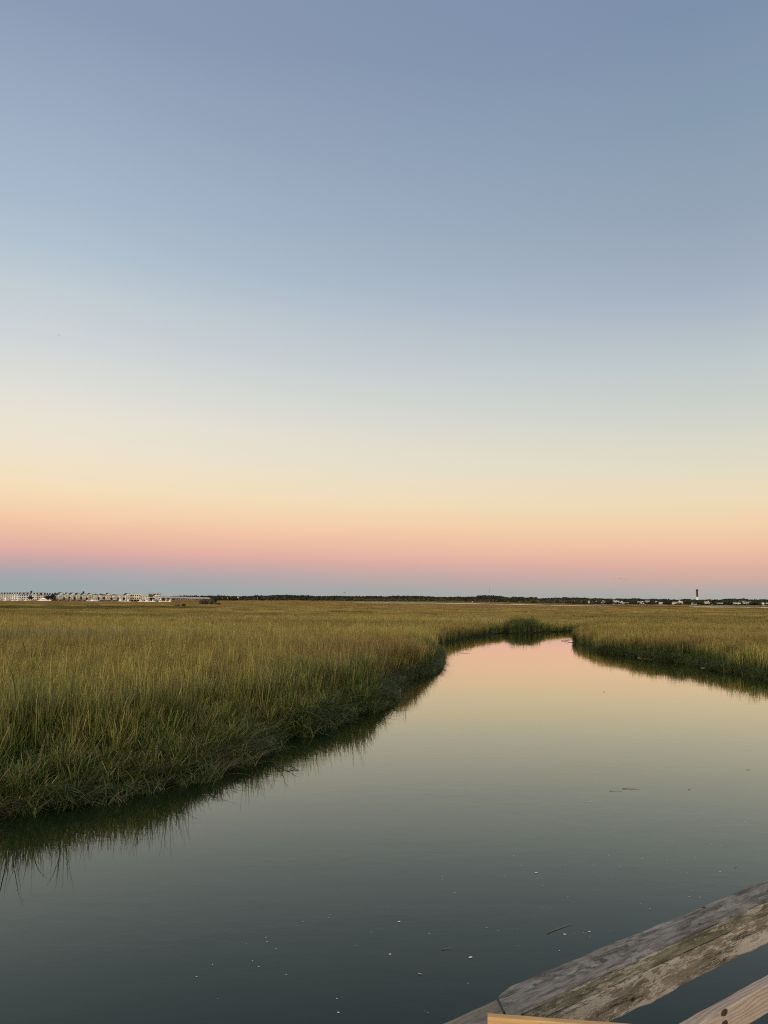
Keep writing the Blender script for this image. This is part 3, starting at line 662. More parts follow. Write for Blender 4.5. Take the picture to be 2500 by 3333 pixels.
def roof_hip(b, x0, x1, y0, y1, z0, z1, oh=.4):
    x0 -= oh; x1 += oh; y0 -= oh; y1 += oh; k = min(x1 - x0, y1 - y0) * .42
    V = [(x0, y0, z0), (x1, y0, z0), (x1, y1, z0), (x0, y1, z0), (x0, y0, z0 + .18), (x1, y0, z0 + .18), (x1, y1, z0 + .18), (x0, y1, z0 + .18),
         (x0 + k, y0 + k, z1), (x1 - k, y0 + k, z1), (x1 - k, y1 - k, z1), (x0 + k, y1 - k, z1)]
    b.add(V, [(0, 3, 2, 1), (0, 1, 5, 4), (1, 2, 6, 5), (2, 3, 7, 6), (3, 0, 4, 7), (4, 5, 9, 8), (5, 6, 10, 9), (6, 7, 11, 10), (7, 4, 8, 11), (8, 9, 10, 11)])
def window(parent, x, z, w_, h_, y, m='glass', name='window'):
    f = MB(); t = .09
    f.box(x - w_ / 2 - t, x + w_ / 2 + t, y - .07, y + .02, z - t, z).box(x - w_ / 2 - t, x + w_ / 2 + t, y - .07, y + .02, z + h_, z + h_ + t)
    f.box(x - w_ / 2 - t, x - w_ / 2, y - .07, y + .02, z, z + h_).box(x + w_ / 2, x + w_ / 2 + t, y - .07, y + .02, z, z + h_)
    o = f.build(name, 'trim', parent)
    MB().box(x - w_ / 2, x + w_ / 2, y - .03, y + .01, z, z + h_).build('pane', m, o)
    return o
def house(name, label, x0, x1, ytop, yeave, D, style='gable', wall='white', roof='roof', depth=7.5, rot=None, floors=3, base_z=1.2, group=None, porch=True, nwin=2, chimney=None, piles=True, dormers=0, wing=False, cat='house'):
    """a house whose front spans photo bearings x0..x1 at distance D, ridge and eave at the given heights"""
    pc = (x0 + x1) / 2; c = at(pc, 1950, D); cr = math.atan2(c[0], c[1])
    if rot is None: rot = -cr + math.radians(20)
    w_ = (x1 - x0) * D / 2500.0 / max(.5, math.cos(rot + cr)); zt = at(pc, ytop, D)[2] - base_z; ze = at(pc, yeave, D)[2] - base_z
    e = empty(name, (c[0], D, base_z), rot); tag(e, label, cat, group)
    g0 = ze * .20 if piles else 0.0
    b = MB(); b.box(-w_ / 2, w_ / 2, 0, depth, g0, ze)
    if style == 'gable': gable_prism(b, -w_ / 2, w_ / 2, 0, depth, ze + .001, zt)
    wl = b.build('wall', wall, e)
    if piles:
        pb = MB()
        for i in range(4):
            for j in range(3): xx = -w_ / 2 + .3 + (w_ - .6) * i / 3; yy = .3 + (depth - .6) * j / 2; pb.box(xx - .2, xx + .2, yy - .2, yy + .2, -1.2, g0)
        pb.build('pilings', 'dimwhite', e); MB().box(-w_ / 2 + .8, w_ / 2 - .8, depth * .35, depth * .37, -1.0, g0).build('underfloor_shade_panel', 'shade', e)  # dark panel standing in for the shade beneath the raised floor
    rb = MB()
    if style == 'gable': roof_gable(rb, -w_ / 2, w_ / 2, 0, depth, ze, zt)
    elif style == 'hip': roof_hip(rb, -w_ / 2, w_ / 2, 0, depth, ze, zt)
    elif style == 'side':          # ridge parallel to the front
        V = [(-w_ / 2 - .3, -.4, ze), (w_ / 2 + .3, -.4, ze), (w_ / 2 + .3, depth * .45, zt), (-w_ / 2 - .3, depth * .45, zt), (-w_ / 2 - .3, depth * .9 + .4, ze), (w_ / 2 + .3, depth * .9 + .4, ze)]
        rb.add(V, [(0, 1, 2, 3), (3, 2, 5, 4), (0, 3, 4), (1, 5, 2), (0, 4, 5, 1)])
    else: rb.box(-w_ / 2 - .25, w_ / 2 + .25, -.25, depth + .25, ze + .003, max(zt, ze + .3))
    ro = rb.build('roof', roof, e)
    fh = (ze - g0) / floors
    for f in range(floors):
        z0 = g0 + f * fh
        if porch and f < floors and style != 'side':
            dk = MB(); dk.box(-w_ / 2, w_ / 2, -1.9, -.003, z0 - .12, z0 + .16)
            for i in range(4): xx = -w_ / 2 + .12 + (w_ - .24) * i / 3; dk.box(xx - .1, xx + .1, -1.88, -1.68, z0 + .17, z0 + fh - .14)
            dk.box(-w_ / 2, w_ / 2, -1.87, -1.79, z0 + .85, z0 + 1.0)
            for i in range(13): xx = -w_ / 2 + .2 + (w_ - .4) * i / 12; dk.box(xx - .03, xx + .03, -1.86, -1.80, z0 + .18, z0 + .84)
            dk.build('balcony', 'trim', e)
        for i in range(nwin):
            xx = -w_ / 2 + w_ * (i + .5) / nwin; ww = min(w_ / nwin * .62, 2.2)
            window(e, xx, z0 + fh * .22, ww, fh * .52, -.004)
        if f < floors:
            for j in range(3): # windows of the flank the photo looks along
                s_ = MB(); yy = depth * (.2 + .28 * j); s_.box(-w_ / 2 - .05, -w_ / 2 + .01, yy - .45, yy + .45, z0 + fh * .3, z0 + fh * .72); s_.build('window', 'glass', e)
    if porch and style != 'side':
        MB().box(-w_ / 2, w_ / 2, -2.0, -.003, g0 + floors * fh - .13, g0 + floors * fh + .02).build('porch_roof', 'trim', e)
    if style == 'gable' and zt - ze > 1.2:
        n_ = 10; vs = [(0, -.06, ze + (zt - ze) * .38)]; rr = min(.5, (zt - ze) * .18)
        vs += [(rr * math.cos(2 * math.pi * i / n_), -.06, ze + (zt - ze) * .38 + rr * math.sin(2 * math.pi * i / n_)) for i in range(n_)]
        vb = MB().add(vs + [(v[0], .02, v[2]) for v in vs], [(0, 1 + (i + 1) % n_, 1 + i) for i in range(n_)] + [(1 + i, 1 + (i + 1) % n_, n_ + 2 + (i + 1) % n_, n_ + 2 + i) for i in range(n_)])
        vb.build('gable_vent', 'dimwhite', e)
    for k in range(dormers):       # dormers with their own little gables in the front slope
        xx = -w_ / 2 + w_ * (k + .5) / dormers; dw = min(w_ / dormers * .42, 1.8); d_ = MB(); zz = ze + (zt - ze) * .1
        d_.box(xx - dw / 2, xx + dw / 2, -.35, depth * .3, zz, zz + (zt - ze) * .45); gable_prism(d_, xx - dw / 2, xx + dw / 2, -.35, depth * .3, zz + (zt - ze) * .45 + .002, zt - .05)
        do = d_.build('dormer', wall, e); MB().box(xx - dw * .25, xx + dw * .25, -.40, -.34, zz + .2, zz + (zt - ze) * .42).build('pane', 'glass', do)
    if chimney is not None:
        cx_ = -w_ / 2 + w_ * chimney; MB().box(cx_ - .5, cx_ + .5, depth * .3, depth * .3 + 1.0, ze, zt + .9).build('chimney', 'dimwhite', ro)
    if wing:                       # lower side wing at the left
        wb = MB().box(-w_ / 2 - w_ * .7, -w_ / 2 - .01, 2.5, depth - 1, g0, ze * .86); wo_ = wb.build('side_wing', 'dimwhite', e)
        r2 = MB(); roof_hip(r2, -w_ / 2 - w_ * .7, -w_ / 2 - .01, 2.5, depth - 1, ze * .86 + .002, zt * .99, .2); r2.build('roof', roof, wo_)
        for f in range(2): MB().box(-w_ / 2 - w_ * .5, -w_ / 2 - w_ * .25, 2.44, 2.52, g0 + f * fh + fh * .3, g0 + f * fh + fh * .7).build('window', 'glass', wo_)
    return e
GH = "gabled harbour houses in a row"; DL = 862
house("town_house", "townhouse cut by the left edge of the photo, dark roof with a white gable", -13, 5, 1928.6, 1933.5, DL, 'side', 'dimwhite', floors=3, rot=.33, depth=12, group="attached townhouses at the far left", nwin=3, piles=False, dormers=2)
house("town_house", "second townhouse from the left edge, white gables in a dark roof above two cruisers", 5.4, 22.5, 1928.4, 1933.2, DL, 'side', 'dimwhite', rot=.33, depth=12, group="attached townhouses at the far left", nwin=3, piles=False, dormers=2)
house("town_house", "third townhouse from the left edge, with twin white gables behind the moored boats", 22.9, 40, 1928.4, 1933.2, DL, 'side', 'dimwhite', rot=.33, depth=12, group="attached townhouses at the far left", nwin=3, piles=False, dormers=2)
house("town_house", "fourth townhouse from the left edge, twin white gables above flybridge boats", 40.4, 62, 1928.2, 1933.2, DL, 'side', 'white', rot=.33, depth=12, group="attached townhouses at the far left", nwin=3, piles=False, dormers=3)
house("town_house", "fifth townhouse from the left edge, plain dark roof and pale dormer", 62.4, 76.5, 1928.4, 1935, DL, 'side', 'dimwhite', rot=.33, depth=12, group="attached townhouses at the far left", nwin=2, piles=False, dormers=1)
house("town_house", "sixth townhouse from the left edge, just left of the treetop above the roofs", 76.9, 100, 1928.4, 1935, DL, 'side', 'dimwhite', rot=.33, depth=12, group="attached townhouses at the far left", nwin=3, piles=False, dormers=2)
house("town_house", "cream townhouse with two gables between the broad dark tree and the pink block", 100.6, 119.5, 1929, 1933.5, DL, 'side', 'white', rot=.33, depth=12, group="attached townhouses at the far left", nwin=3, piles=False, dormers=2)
house("apartment_block", "pink block with a dark roof and two round white dormers", 120, 145, 1928.8, 1936, DL + 4, 'side', 'pink', rot=.33, depth=12, nwin=4, piles=False, dormers=2, cat='building')
house("apartment_block", "long pale block with a dark roof and three round white dormers", 145.5, 169, 1930.5, 1936, DL + 6, 'side', 'dimwhite', rot=.33, depth=12, nwin=3, piles=False, dormers=3, cat='building')
house("gabled_house", "wide cream gabled house with a grey side wing, first of the gabled row", 190.5, 206, 1928.4, 1934.6, DL, 'gable', 'cream', group=GH, wing=True)
house("gabled_house", "cream gabled house with a slim front, second of the gabled row", 212, 224.6, 1929.4, 1935, DL, 'gable', 'cream', group=GH, chimney=.1)
house("gabled_house", "grey-white gabled house with dark balconies, third of the gabled row", 230, 242.2, 1929.4, 1935, DL, 'gable', 'white', group=GH)
house("gabled_house", "pale green gabled house, fourth of the gabled row", 248.3, 261, 1929.8, 1935.6, DL, 'gable', 'green', group=GH, dormers=0)
house("gabled_house", "grey-white gabled house below the small dark treetop", 267.5, 280, 1930.3, 1936, DL, 'gable', 'dimwhite', group=GH)
house("gabled_house", "pink-white gabled house with two palms before it", 285.5, 300.5, 1930.5, 1936.5, DL, 'gable', 'pink', group=GH, chimney=.05)
house("hip_roof_house", "white house with a dark hip roof behind the long white boat", 305.5, 319, 1932.6, 1936, DL, 'hip', 'white', group=GH, chimney=.1)
house("hip_roof_house", "white house with a flat dark hip roof, right of the long white boat", 324.5, 337, 1932, 1936.4, DL, 'hip', 'white', group=GH, chimney=.05)
house("gabled_house", "tall pinkish gabled house with a chimney wall at its left", 345.5, 359.5, 1930.2, 1936, DL, 'gable', 'pink', group=GH, chimney=.02)
house("hip_roof_house", "yellow house with a low dark roof and a white chimney at its left", 367.5, 380.6, 1934.4, 1937.2, DL, 'hip', 'cream', group=GH, chimney=-.15)
house("flat_roof_house", "white flat-roofed house behind the sleek white boat", 387, 400, 1935.6, 1936.4, DL, 'flat', 'white', 'roofgrey', group=GH)
house("gabled_house", "white gabled house with a long dark roof slope, last of the gabled row", 408.5, 420.5, 1931, 1936.2, DL, 'gable', 'white', group=GH)
house("condominium", "long cream flat-roofed building raised over a dark carport", 424, 457.5, 1932.6, 1933.6, DL + 8, 'flat', 'cream', 'roofpale', rot=.40, nwin=5, floors=2, porch=False, cat='building')
house("condominium", "low cream flat-roofed block behind the boats", 459, 484, 1938.4, 1939.2, DL, 'flat', 'cream', 'roofpale', rot=.33, nwin=5, floors=2, porch=False, cat='building')
house("condominium", "tall pale building rising behind the dark-roofed house nearest the bridge", 482, 523, 1928.6, 1931.2, DL + 90, 'hip', 'dimwhite', 'roofpale', rot=.3, nwin=6, porch=False, cat='building')
house("gabled_house", "white house with a dark roof and small front gable, nearest the bridge", 500, 515.5, 1934, 1940, DL, 'gable', 'white', floors=3, wing=True)
# houses on the right-hand shore, in front of the woods
DR = 1092; GQ = "houses scattered along the wooded shore"
def rhouse(*a, **k):
    a = list(a); a[4] += 1.1; a[5] += 1.0; a[2] += .8; a[3] -= .8
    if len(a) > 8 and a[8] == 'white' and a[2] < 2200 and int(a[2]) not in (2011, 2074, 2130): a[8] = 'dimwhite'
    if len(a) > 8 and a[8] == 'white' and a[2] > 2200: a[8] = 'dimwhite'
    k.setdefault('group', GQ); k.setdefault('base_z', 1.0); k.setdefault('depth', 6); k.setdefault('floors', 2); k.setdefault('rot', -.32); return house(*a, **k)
rhouse("beach_house", "small white gable peeping out of the woods, leftmost on the wooded shore", 1913.5, 1919.5, 1953.5, 1956.5, DR, 'gable', 'white', 'roofgrey', porch=False)
rhouse("beach_house", "tiny pale house in the woods right of the small white gable", 1938, 1943, 1954.5, 1957, DR, 'hip', 'dimwhite', 'roofgrey', porch=False, nwin=1)
rhouse("beach_house", "small white hipped house among dark trees", 1955, 1968, 1953.6, 1956, DR, 'hip', 'white', 'roofpale')
rhouse("beach_house", "grey-roofed house with a bright white gable at its right", 1994.5, 2010, 1953.6, 1960.5, DR, 'side', 'dimwhite', 'roofpale', nwin=4)
rhouse("beach_house", "narrow bright white gabled wing beside the grey-roofed house", 2011, 2017, 1952.8, 1959, DR - 6, 'gable', 'white', 'roofgrey', porch=False)
rhouse("beach_house", "grey-green hipped house right of the bright white gable", 2018, 2030, 1955.3, 1960, DR + 4, 'hip', 'grey', 'roofpale', nwin=3)
rhouse("beach_house", "low grey house with two dormers", 2028, 2046, 1959.5, 1963.5, DR - 16, 'side', 'grey', 'roofgrey', dormers=2, nwin=4)
rhouse("beach_house", "wide bright white house with stacked terraces and a rooftop cabin", 2074, 2098, 1957.2, 1958.2, DR, 'flat', 'white', 'roofpale', nwin=5, floors=3, chimney=.68, porch=True)
rhouse("beach_house", "white house with a pale upper storey behind the terraced house", 2100.5, 2114, 1953.9, 1956.5, DR + 14, 'side', 'white', 'roofpale', nwin=3)
rhouse("beach_house", "white gabled cottage above the wide dark bush", 2129.5, 2141, 1955.4, 1960.5, DR + 8, 'gable', 'white', 'roofgrey')
rhouse("beach_house", "white balconied house right of the white gabled cottage", 2142, 2158, 1957.8, 1960, DR, 'hip', 'white', 'roofgrey', nwin=4)
rhouse("beach_house", "grey-white house with piled porches, left half of the double house", 2187, 2205, 1957.3, 1959.3, DR, 'hip', 'dimwhite', 'roofgrey', nwin=4)
rhouse("beach_house", "taller white right half of the double house with a rooftop turret", 2206, 2223, 1955, 1958.5, DR, 'gable', 'dimwhite', 'roofpale', nwin=3, chimney=.3)
rhouse("beach_house", "low dim grey house half hidden by trees, left of the lighthouse", 2250, 2268, 1960, 1964.5, DR, 'side', 'grey', 'roofgrey', nwin=4)
rhouse("beach_house", "square white beach house with two open galleries, right of the lighthouse", 2291.5, 2309, 1956.8, 1958.6, DR, 'hip', 'white', 'roofpale', nwin=4, chimney=.8)
rhouse("beach_house", "pale house mostly hidden by dark trees, with one bright dormer", 2333, 2348, 1960.2, 1963.5, DR + 6, 'side', 'grey', 'roofgrey', dormers=1, nwin=3)
rhouse("beach_house", "grey sloping-roofed house left of the big round tree", 2349, 2360, 1960, 1964.5, DR, 'hip', 'grey', 'roofpale', nwin=2)
rhouse("beach_house", "low wide white house with a double-tiered roof", 2381, 2411, 1960.2, 1964.3, DR - 8, 'hip', 'white', 'roofpale', nwin=6)
rhouse("beach_house", "long grey house with a tall white chimney", 2419, 2449, 1957.2, 1961.5, DR, 'side', 'grey', 'roofgrey', nwin=6, chimney=.02, dormers=2)
rhouse("beach_house", "pale grey double-gabled house at the right edge of the photo", 2478, 2489.5, 1959, 1965.5, DR, 'gable', 'dimwhite', 'roofpale', nwin=2)
rhouse("beach_house", "pale grey gabled house cut by the right edge of the photo", 2491, 2503, 1961, 1966, DR - 4, 'gable', 'dimwhite', 'roofpale', nwin=2)
# buildings glimpsed in the woods right of the bridge
for x0_, x1_, yt, lb in ((718, 725, 1943.5, "pale roof glimpsed in the woods right of the marsh bushes"), (731, 741, 1943, "second pale roof glimpsed in the woods right of the marsh bushes"), (769, 778, 1943, "bright white house glimpsed in the middle of the left woods"), (789, 798, 1945, "dim house with a slanted pale roof in the left woods")):
    house("woodland_house", lb, x0_, x1_, yt, yt + 2.6, WD(x0_) - 4, 'hip' if x0_ < 760 else 'gable', 'white', 'roofpale', base_z=1, depth=9, rot=0.2, floors=2, porch=False, group="houses glimpsed in the left woods")

# ------------------------------------------------------------------ lighthouse, tower, mast, marker
def lighthouse():
    D = 2600; m_ = D / 2500.0; c = at(2270.5, 1950, D); z = lambda y: at(2270.5, y, D)[2]
    e = empty("lighthouse", (c[0], D, 0)); tag(e, "tall three-sided lighthouse, dark above and white below, rising over the trees", "lighthouse")
    def tri(r0, r1, z0, z1, b):
        vs = [(r0 * math.cos(a), r0 * math.sin(a), z0) for a in TA] + [(r1 * math.cos(a), r1 * math.sin(a), z1) for a in TA]
        return b.add(vs, [(0, 2, 1), (3, 4, 5), (0, 1, 4, 3), (1, 2, 5, 4), (2, 0, 3, 5)])
    TA = [math.radians(-70 + 120 * i) for i in range(3)]; R_ = 3.75 * m_
    b = MB(); tri(R_, R_, 0, z(1943), b); b.build('lower_shaft', 'towerwhite', e)
    b = MB(); tri(R_, R_, z(1943) + .01, z(1923.5), b)
    b.build('upper_shaft', 'tower', e)
    b = MB(); tri(R_ * 1.02, R_ * 1.28, z(1923.5) + .01, z(1922), b); tri(R_ * 1.28, R_ * 1.28, z(1922) + .01, z(1921), b); g_ = b.build('gallery', 'tower', e)
    rb = MB()
    for k in range(3):
        a0, a1 = TA[k], TA[(k + 1) % 3]; p, q = (R_ * 1.26 * math.cos(a0), R_ * 1.26 * math.sin(a0)), (R_ * 1.26 * math.cos(a1), R_ * 1.26 * math.sin(a1))
        rb.tube([(*p, z(1921) + 1.1), (*q, z(1921) + 1.1)], .08, 5)
        for j in range(8): t_ = j / 7; xx = p[0] + (q[0] - p[0]) * t_; yy = p[1] + (q[1] - p[1]) * t_; rb.tube([(xx, yy, z(1921)), (xx, yy, z(1921) + 1.1)], .05, 4)
    rb.build('railing', 'steel', g_)
    b = MB(); b.tube([(0, 0, z(1921) + .01), (0, 0, z(1919.6))], 3.7 * m_, 12); ln = b.build('lantern_room', 'glass', e)
    MB().tube([(0, 0, z(1919.6) + .01), (0, 0, z(1919)), (0, 0, z(1918.2))], [4.2 * m_, 3.9 * m_, 2.0 * m_], 12).build('lantern_roof', 'tower', e)
    for zz in (1928, 1934, 1939): MB().box(-.7, .7, -R_ * .62, -R_ * .5, z(zz), z(zz) + 2).build('window', 'glass', e)
lighthouse()
def water_tower():
    D = 2900; c = at(1121.5, 1950, D); z = lambda y: at(1121.5, y, D)[2]; m_ = D / 2500
    e = empty("water_tower", (c[0], D, 0)); tag(e, "slender water tower with a shallow tank above the woodland", "water tower")
    MB().tube([(0, 0, z(1929.6)), (0, 0, z(1929)), (0, 0, z(1928)), (0, 0, z(1927.4))], [1.6 * m_, 3.4 * m_, 3.4 * m_, 1.2 * m_], 16).build('tank', 'steel', e)
    for k in range(5):
        a = k * 1.257 + .3; MB().tube([(math.cos(a) * 3.4 * m_, math.sin(a) * 3.4 * m_, 0), (math.cos(a) * 2.6 * m_, math.sin(a) * 2.6 * m_, z(1929.2))], .28, 6).build('leg', 'roofpale', e)
    MB().tube([(0, 0, 0), (0, 0, z(1929.4))], .5, 8).build('riser_pipe', 'roofpale', e)
    MB().tube([(-2.2 * m_, 0, z(1928.2)), (-2.3 * m_, 0, z(1924.2))], .45, 6).build('antenna', 'steel', e)
water_tower()
def mast():
    D = 2500; c = at(1593, 1950, D); z = lambda y: at(1593, y, D)[2]
    e = empty("radio_mast", (c[0], D, 0)); tag(e, "thin tall radio mast, white at its foot, behind the woodland", "radio mast")
    lo = MB(); hi = MB()
    for k in range(3):
        a = k * 2.094; lo.tube([(math.cos(a) * 1.0, math.sin(a) * 1.0, 0), (math.cos(a) * .8, math.sin(a) * .8, z(1932))], .22, 5); hi.tube([(math.cos(a) * .8, math.sin(a) * .8, z(1932)), (math.cos(a) * .55, math.sin(a) * .55, z(1911))], .16, 5)
    for i in range(16):
        z0 = z(1932) + (z(1911) - z(1932)) * i / 16; z1 = z(1932) + (z(1911) - z(1932)) * (i + 1) / 16; hi.tube([(.8 * (-1) ** i, 0, z0), (-.8 * (-1) ** i, 0, z1)], .1, 4)
        z0 = z(1932) * i / 16; z1 = z(1932) * (i + 1) / 16; lo.tube([((-1) ** i, 0, z0), (-(-1) ** i, 0, z1)], .14, 4)
    lo.build('lower_mast', 'towerwhite', e); hi.build('upper_mast', 'steel', e)
mast()
def marker(px, y, D, label, h):
    c = at(px, y, D); e = empty("channel_marker", (c[0], D, 0)); tag(e, label, "channel marker")
    MB().tube([(0, 0, -1), (0, 0, h)], .22, 7).build('post', 'bark', e)
    MB().add([(-1.1, -.3, h), (1.1, -.3, h), (0, -.3, h + 2), (-1.1, -.22, h), (1.1, -.22, h), (0, -.22, h + 2)], [(0, 1, 2), (5, 4, 3), (0, 3, 4, 1), (1, 4, 5, 2), (2, 5, 3, 0)]).build('daymark', 'trim', e)
marker(1537, 1960, 1760, "small white triangular channel marker in the far bright water", 2.0)
tag(MB().tube([(0, 0, 0), (0, 0, at(838, 1941, 1450)[2])], [.30, .22], 8).build("utility_pole", 'steel', None, loc=(at(838, 1950, 1450)[0], 1450, 0)), "pale slim pole standing before the left woods", "pole")

# ------------------------------------------------------------------ bridge
def bridge(label, xa, xb, ya, yb, Da, Db, piers, wid, group):
    A = at(xa, ya, Da); B = at(xb, yb, Db); e = empty("road_bridge", (A[0], Da, 0)); tag(e, label, "bridge", group)
    dv = np.array([B[0] - A[0], Db - Da]); L_ = np.linalg.norm(dv); u = dv / L_; nn = np.array([-u[1], u[0]])
    def P(s_, o_, z_): return (u[0] * s_ + nn[0] * o_, u[1] * s_ + nn[1] * o_, z_)
    za, zb = A[2], B[2]
    def slab(o0, o1, t0, t1, b, n=14):
        for i in range(n):
            s0, s1 = L_ * i / n, L_ * (i + 1) / n; z0, z1 = za + (zb - za) * i / n, za + (zb - za) * (i + 1) / n
            V = [P(s0, o0, z0 + t0), P(s1, o0, z1 + t0), P(s1, o1, z1 + t0), P(s0, o1, z0 + t0), P(s0, o0, z0 + t1), P(s1, o0, z1 + t1), P(s1, o1, z1 + t1), P(s0, o1, z0 + t1)]
            b.add(V, [(0, 3, 2, 1), (4, 5, 6, 7), (0, 1, 5, 4), (2, 3, 7, 6)] + ([(3, 0, 4, 7)] if i == 0 else []) + ([(1, 2, 6, 5)] if i == n - 1 else []))
        return b
    slab(0, wid, -1.0, -.75, MB()).build('deck', 'concrete', e); slab(.4, wid - .4, -1.9, -1.02, MB()).build('girder', 'concrete', e)
    slab(-.3, -.003, -1.7, .5, MB()).build('parapet', 'concrete', e); slab(wid + .003, wid + .3, -1.0, .1, MB()).build('parapet', 'concrete', e)
    for px in piers:
        t_ = (px - xa) / (xb - xa); s_ = L_ * t_; zt = za + (zb - za) * t_ - 1.92; b = MB()
        for o_ in (wid * .2, wid * .8): b.tube([P(s_, o_, -1), P(s_, o_, zt - .9)], .7, 10)
        c0 = [P(s_ - .8, .3, zt - .88), P(s_ + .8, .3, zt - .88), P(s_ + .8, wid - .3, zt - .88), P(s_ - .8, wid - .3, zt - .88)]
        b.add(c0 + [(q[0], q[1], zt) for q in c0], [(0, 3, 2, 1), (4, 5, 6, 7), (0, 1, 5, 4), (1, 2, 6, 5), (2, 3, 7, 6), (3, 0, 4, 7)])
        b.build('pier', 'concrete', e)
bridge("pale concrete road bridge over the far channel, nearer of the two spans", 524, 684, 1941.8, 1946.8, 1120, 1230, (557.5, 587, 610, 633.5, 661), 9, "twin road bridges")
bridge("pale concrete road bridge, farther span seen just behind the nearer one", 500, 676, 1940.6, 1945.4, 1160, 1275, (552, 580, 604, 627, 655), 9, "twin road bridges")

# ------------------------------------------------------------------ boats
def boat(name, label, x0, x1, ytop, style, m='hull', D=822, flip=False, group="boats moored along the far left shore", cover=False):
    pc = (x0 + x1) / 2; L_ = (x1 - x0) * D / 2500.0; c = at(pc, 1950, D); e = empty(name, (c[0], D, 0)); tag(e, label, "boat", group)
    top = at(pc, ytop, D)[2]; sg = -1 if flip else 1; hb = 1.25 + .035 * L_; w_ = max(1.3, L_ * .16)
    secs = []; n = 9
    for i in range(n):
        t = i / (n - 1); x = -L_ / 2 + L_ * t; k = (1 - max(0, (t - .45) / .55) ** 2.2); bw = w_ * max(.02, k); z = hb * (.86 + .28 * t * t)
        xo = x + (.04 * L_ * t)
        secs.append([(x * sg, -bw * .55, -.25), (xo * sg, -bw, z * .55), (xo * sg, -bw, z), (xo * sg, bw, z), (xo * sg, bw, z * .55), (x * sg, bw * .55, -.25)])
    vs = [p for s_ in secs for p in s_]; fs = [(i * 6 + j, (i + 1) * 6 + j, (i + 1) * 6 + (j + 1) % 6, i * 6 + (j + 1) % 6) for i in range(n - 1) for j in range(6)]
    fs += [tuple(range(5, -1, -1)), tuple((n - 1) * 6 + j for j in range(6))]
    MB().add(vs, fs).build('hull', m, e)
    def cab(x0_, x1_, z0, z1, wf, nm='cabin', rake=.25, mm=None):
        a, b_ = L_ * x0_, L_ * x1_; h_ = z1 - z0; V = []
        for z, k in ((z0, 0), (z1, 1)):
            V += [((a + (.12 * h_) * k) * sg, -wf * (1 - .14 * k), z), ((b_ - rake * 3 * h_ * k * .6) * sg, -wf * (1 - .14 * k), z), ((b_ - rake * 3 * h_ * k * .6) * sg, wf * (1 - .14 * k), z), ((a + .12 * h_ * k) * sg, wf * (1 - .14 * k), z)]
        o = MB().add(V, [(0, 3, 2, 1), (4, 5, 6, 7), (0, 1, 5, 4), (1, 2, 6, 5), (2, 3, 7, 6), (3, 0, 4, 7)]).build(nm, mm or m, e); return o
    H_ = max(top - hb, .9)
    if style == 'yacht':
        c1 = cab(-.32, .22, hb * .9, hb + H_ * .62, w_ * .8, rake=.9); cab(-.20, .10, hb + H_ * .62 + .01, hb + H_, w_ * .6, 'flybridge', .7)
        MB().box(-L_ * .24, L_ * .08, -w_ * .82, -w_ * .6, hb + H_ * .2, hb + H_ * .42).build('side_window', 'glass', c1)
    elif style == 'fly':
        c1 = cab(-.30, .24, hb * .9, hb + H_ * .45, w_ * .82, rake=.5); cab(-.22, .10, hb + H_ * .45 + .01, hb + H_ * .72, w_ * .68, 'flybridge', .4)
        MB().box(-L_ * .2 * 1, L_ * .14, -w_ * .84, -w_ * .6, hb + H_ * .12, hb + H_ * .34).build('side_window', 'glass', c1)
        t_ = MB()
        for xx in (-.18, .04):
            for yy in (-.5, .5): t_.tube([(L_ * xx * sg, w_ * yy, hb + H_ * .7), (L_ * (xx * .8 - .02) * sg, w_ * yy * .8, hb + H_ * .95)], .09, 5)
        t_.build('tower', 'trim', e); MB().box(-L_ * .20, L_ * .06, -w_ * .5, w_ * .5, hb + H_ * .95, hb + H_).build('hardtop', 'hull', e)
    elif style == 'cruiser':
        c1 = cab(-.30, .26, hb * .9, hb + H_, w_ * .8, rake=.6); MB().box(-L_ * .2, L_ * .1, -w_ * .84, -w_ * .6, hb + H_ * .35, hb + H_ * .7).build('side_window', 'glass', c1)
    elif style == 'covered':
        cab(-.42, .32, hb * .9, hb + H_, w_ * .9, 'boat_cover', .5, 'hullgrey')
    if style == 'console':
        cab(-.12, .06, hb * .9, hb + H_ * .5, w_ * .4, 'console'); t_ = MB()
        for xx in (-.12, .05):
            for yy in (-.35, .35): t_.tube([(L_ * xx * sg, w_ * yy, hb), (L_ * xx * sg, w_ * yy, hb + H_ * .92)], .07, 5)
        t_.box(-L_ * .16, L_ * .09, -w_ * .42, w_ * .42, hb + H_ * .92, hb + H_); t_.build('t_top', 'trim', e)
    rl = MB()
    for i in range(5):
        t = .5 + .48 * i / 4; k = (1 - max(0, (t - .45) / .55) ** 2.2); x = (-L_ / 2 + L_ * t + .04 * L_ * t) * sg; z = hb * (.86 + .28 * t * t)
        for q in (-1, 1): rl.tube([(x, q * w_ * max(.03, k) * .93, z - .02), (x, q * w_ * max(.03, k) * .93, z + .6)], .035, 4)
    rl.build('bow_rail', 'steel', e)
    return e
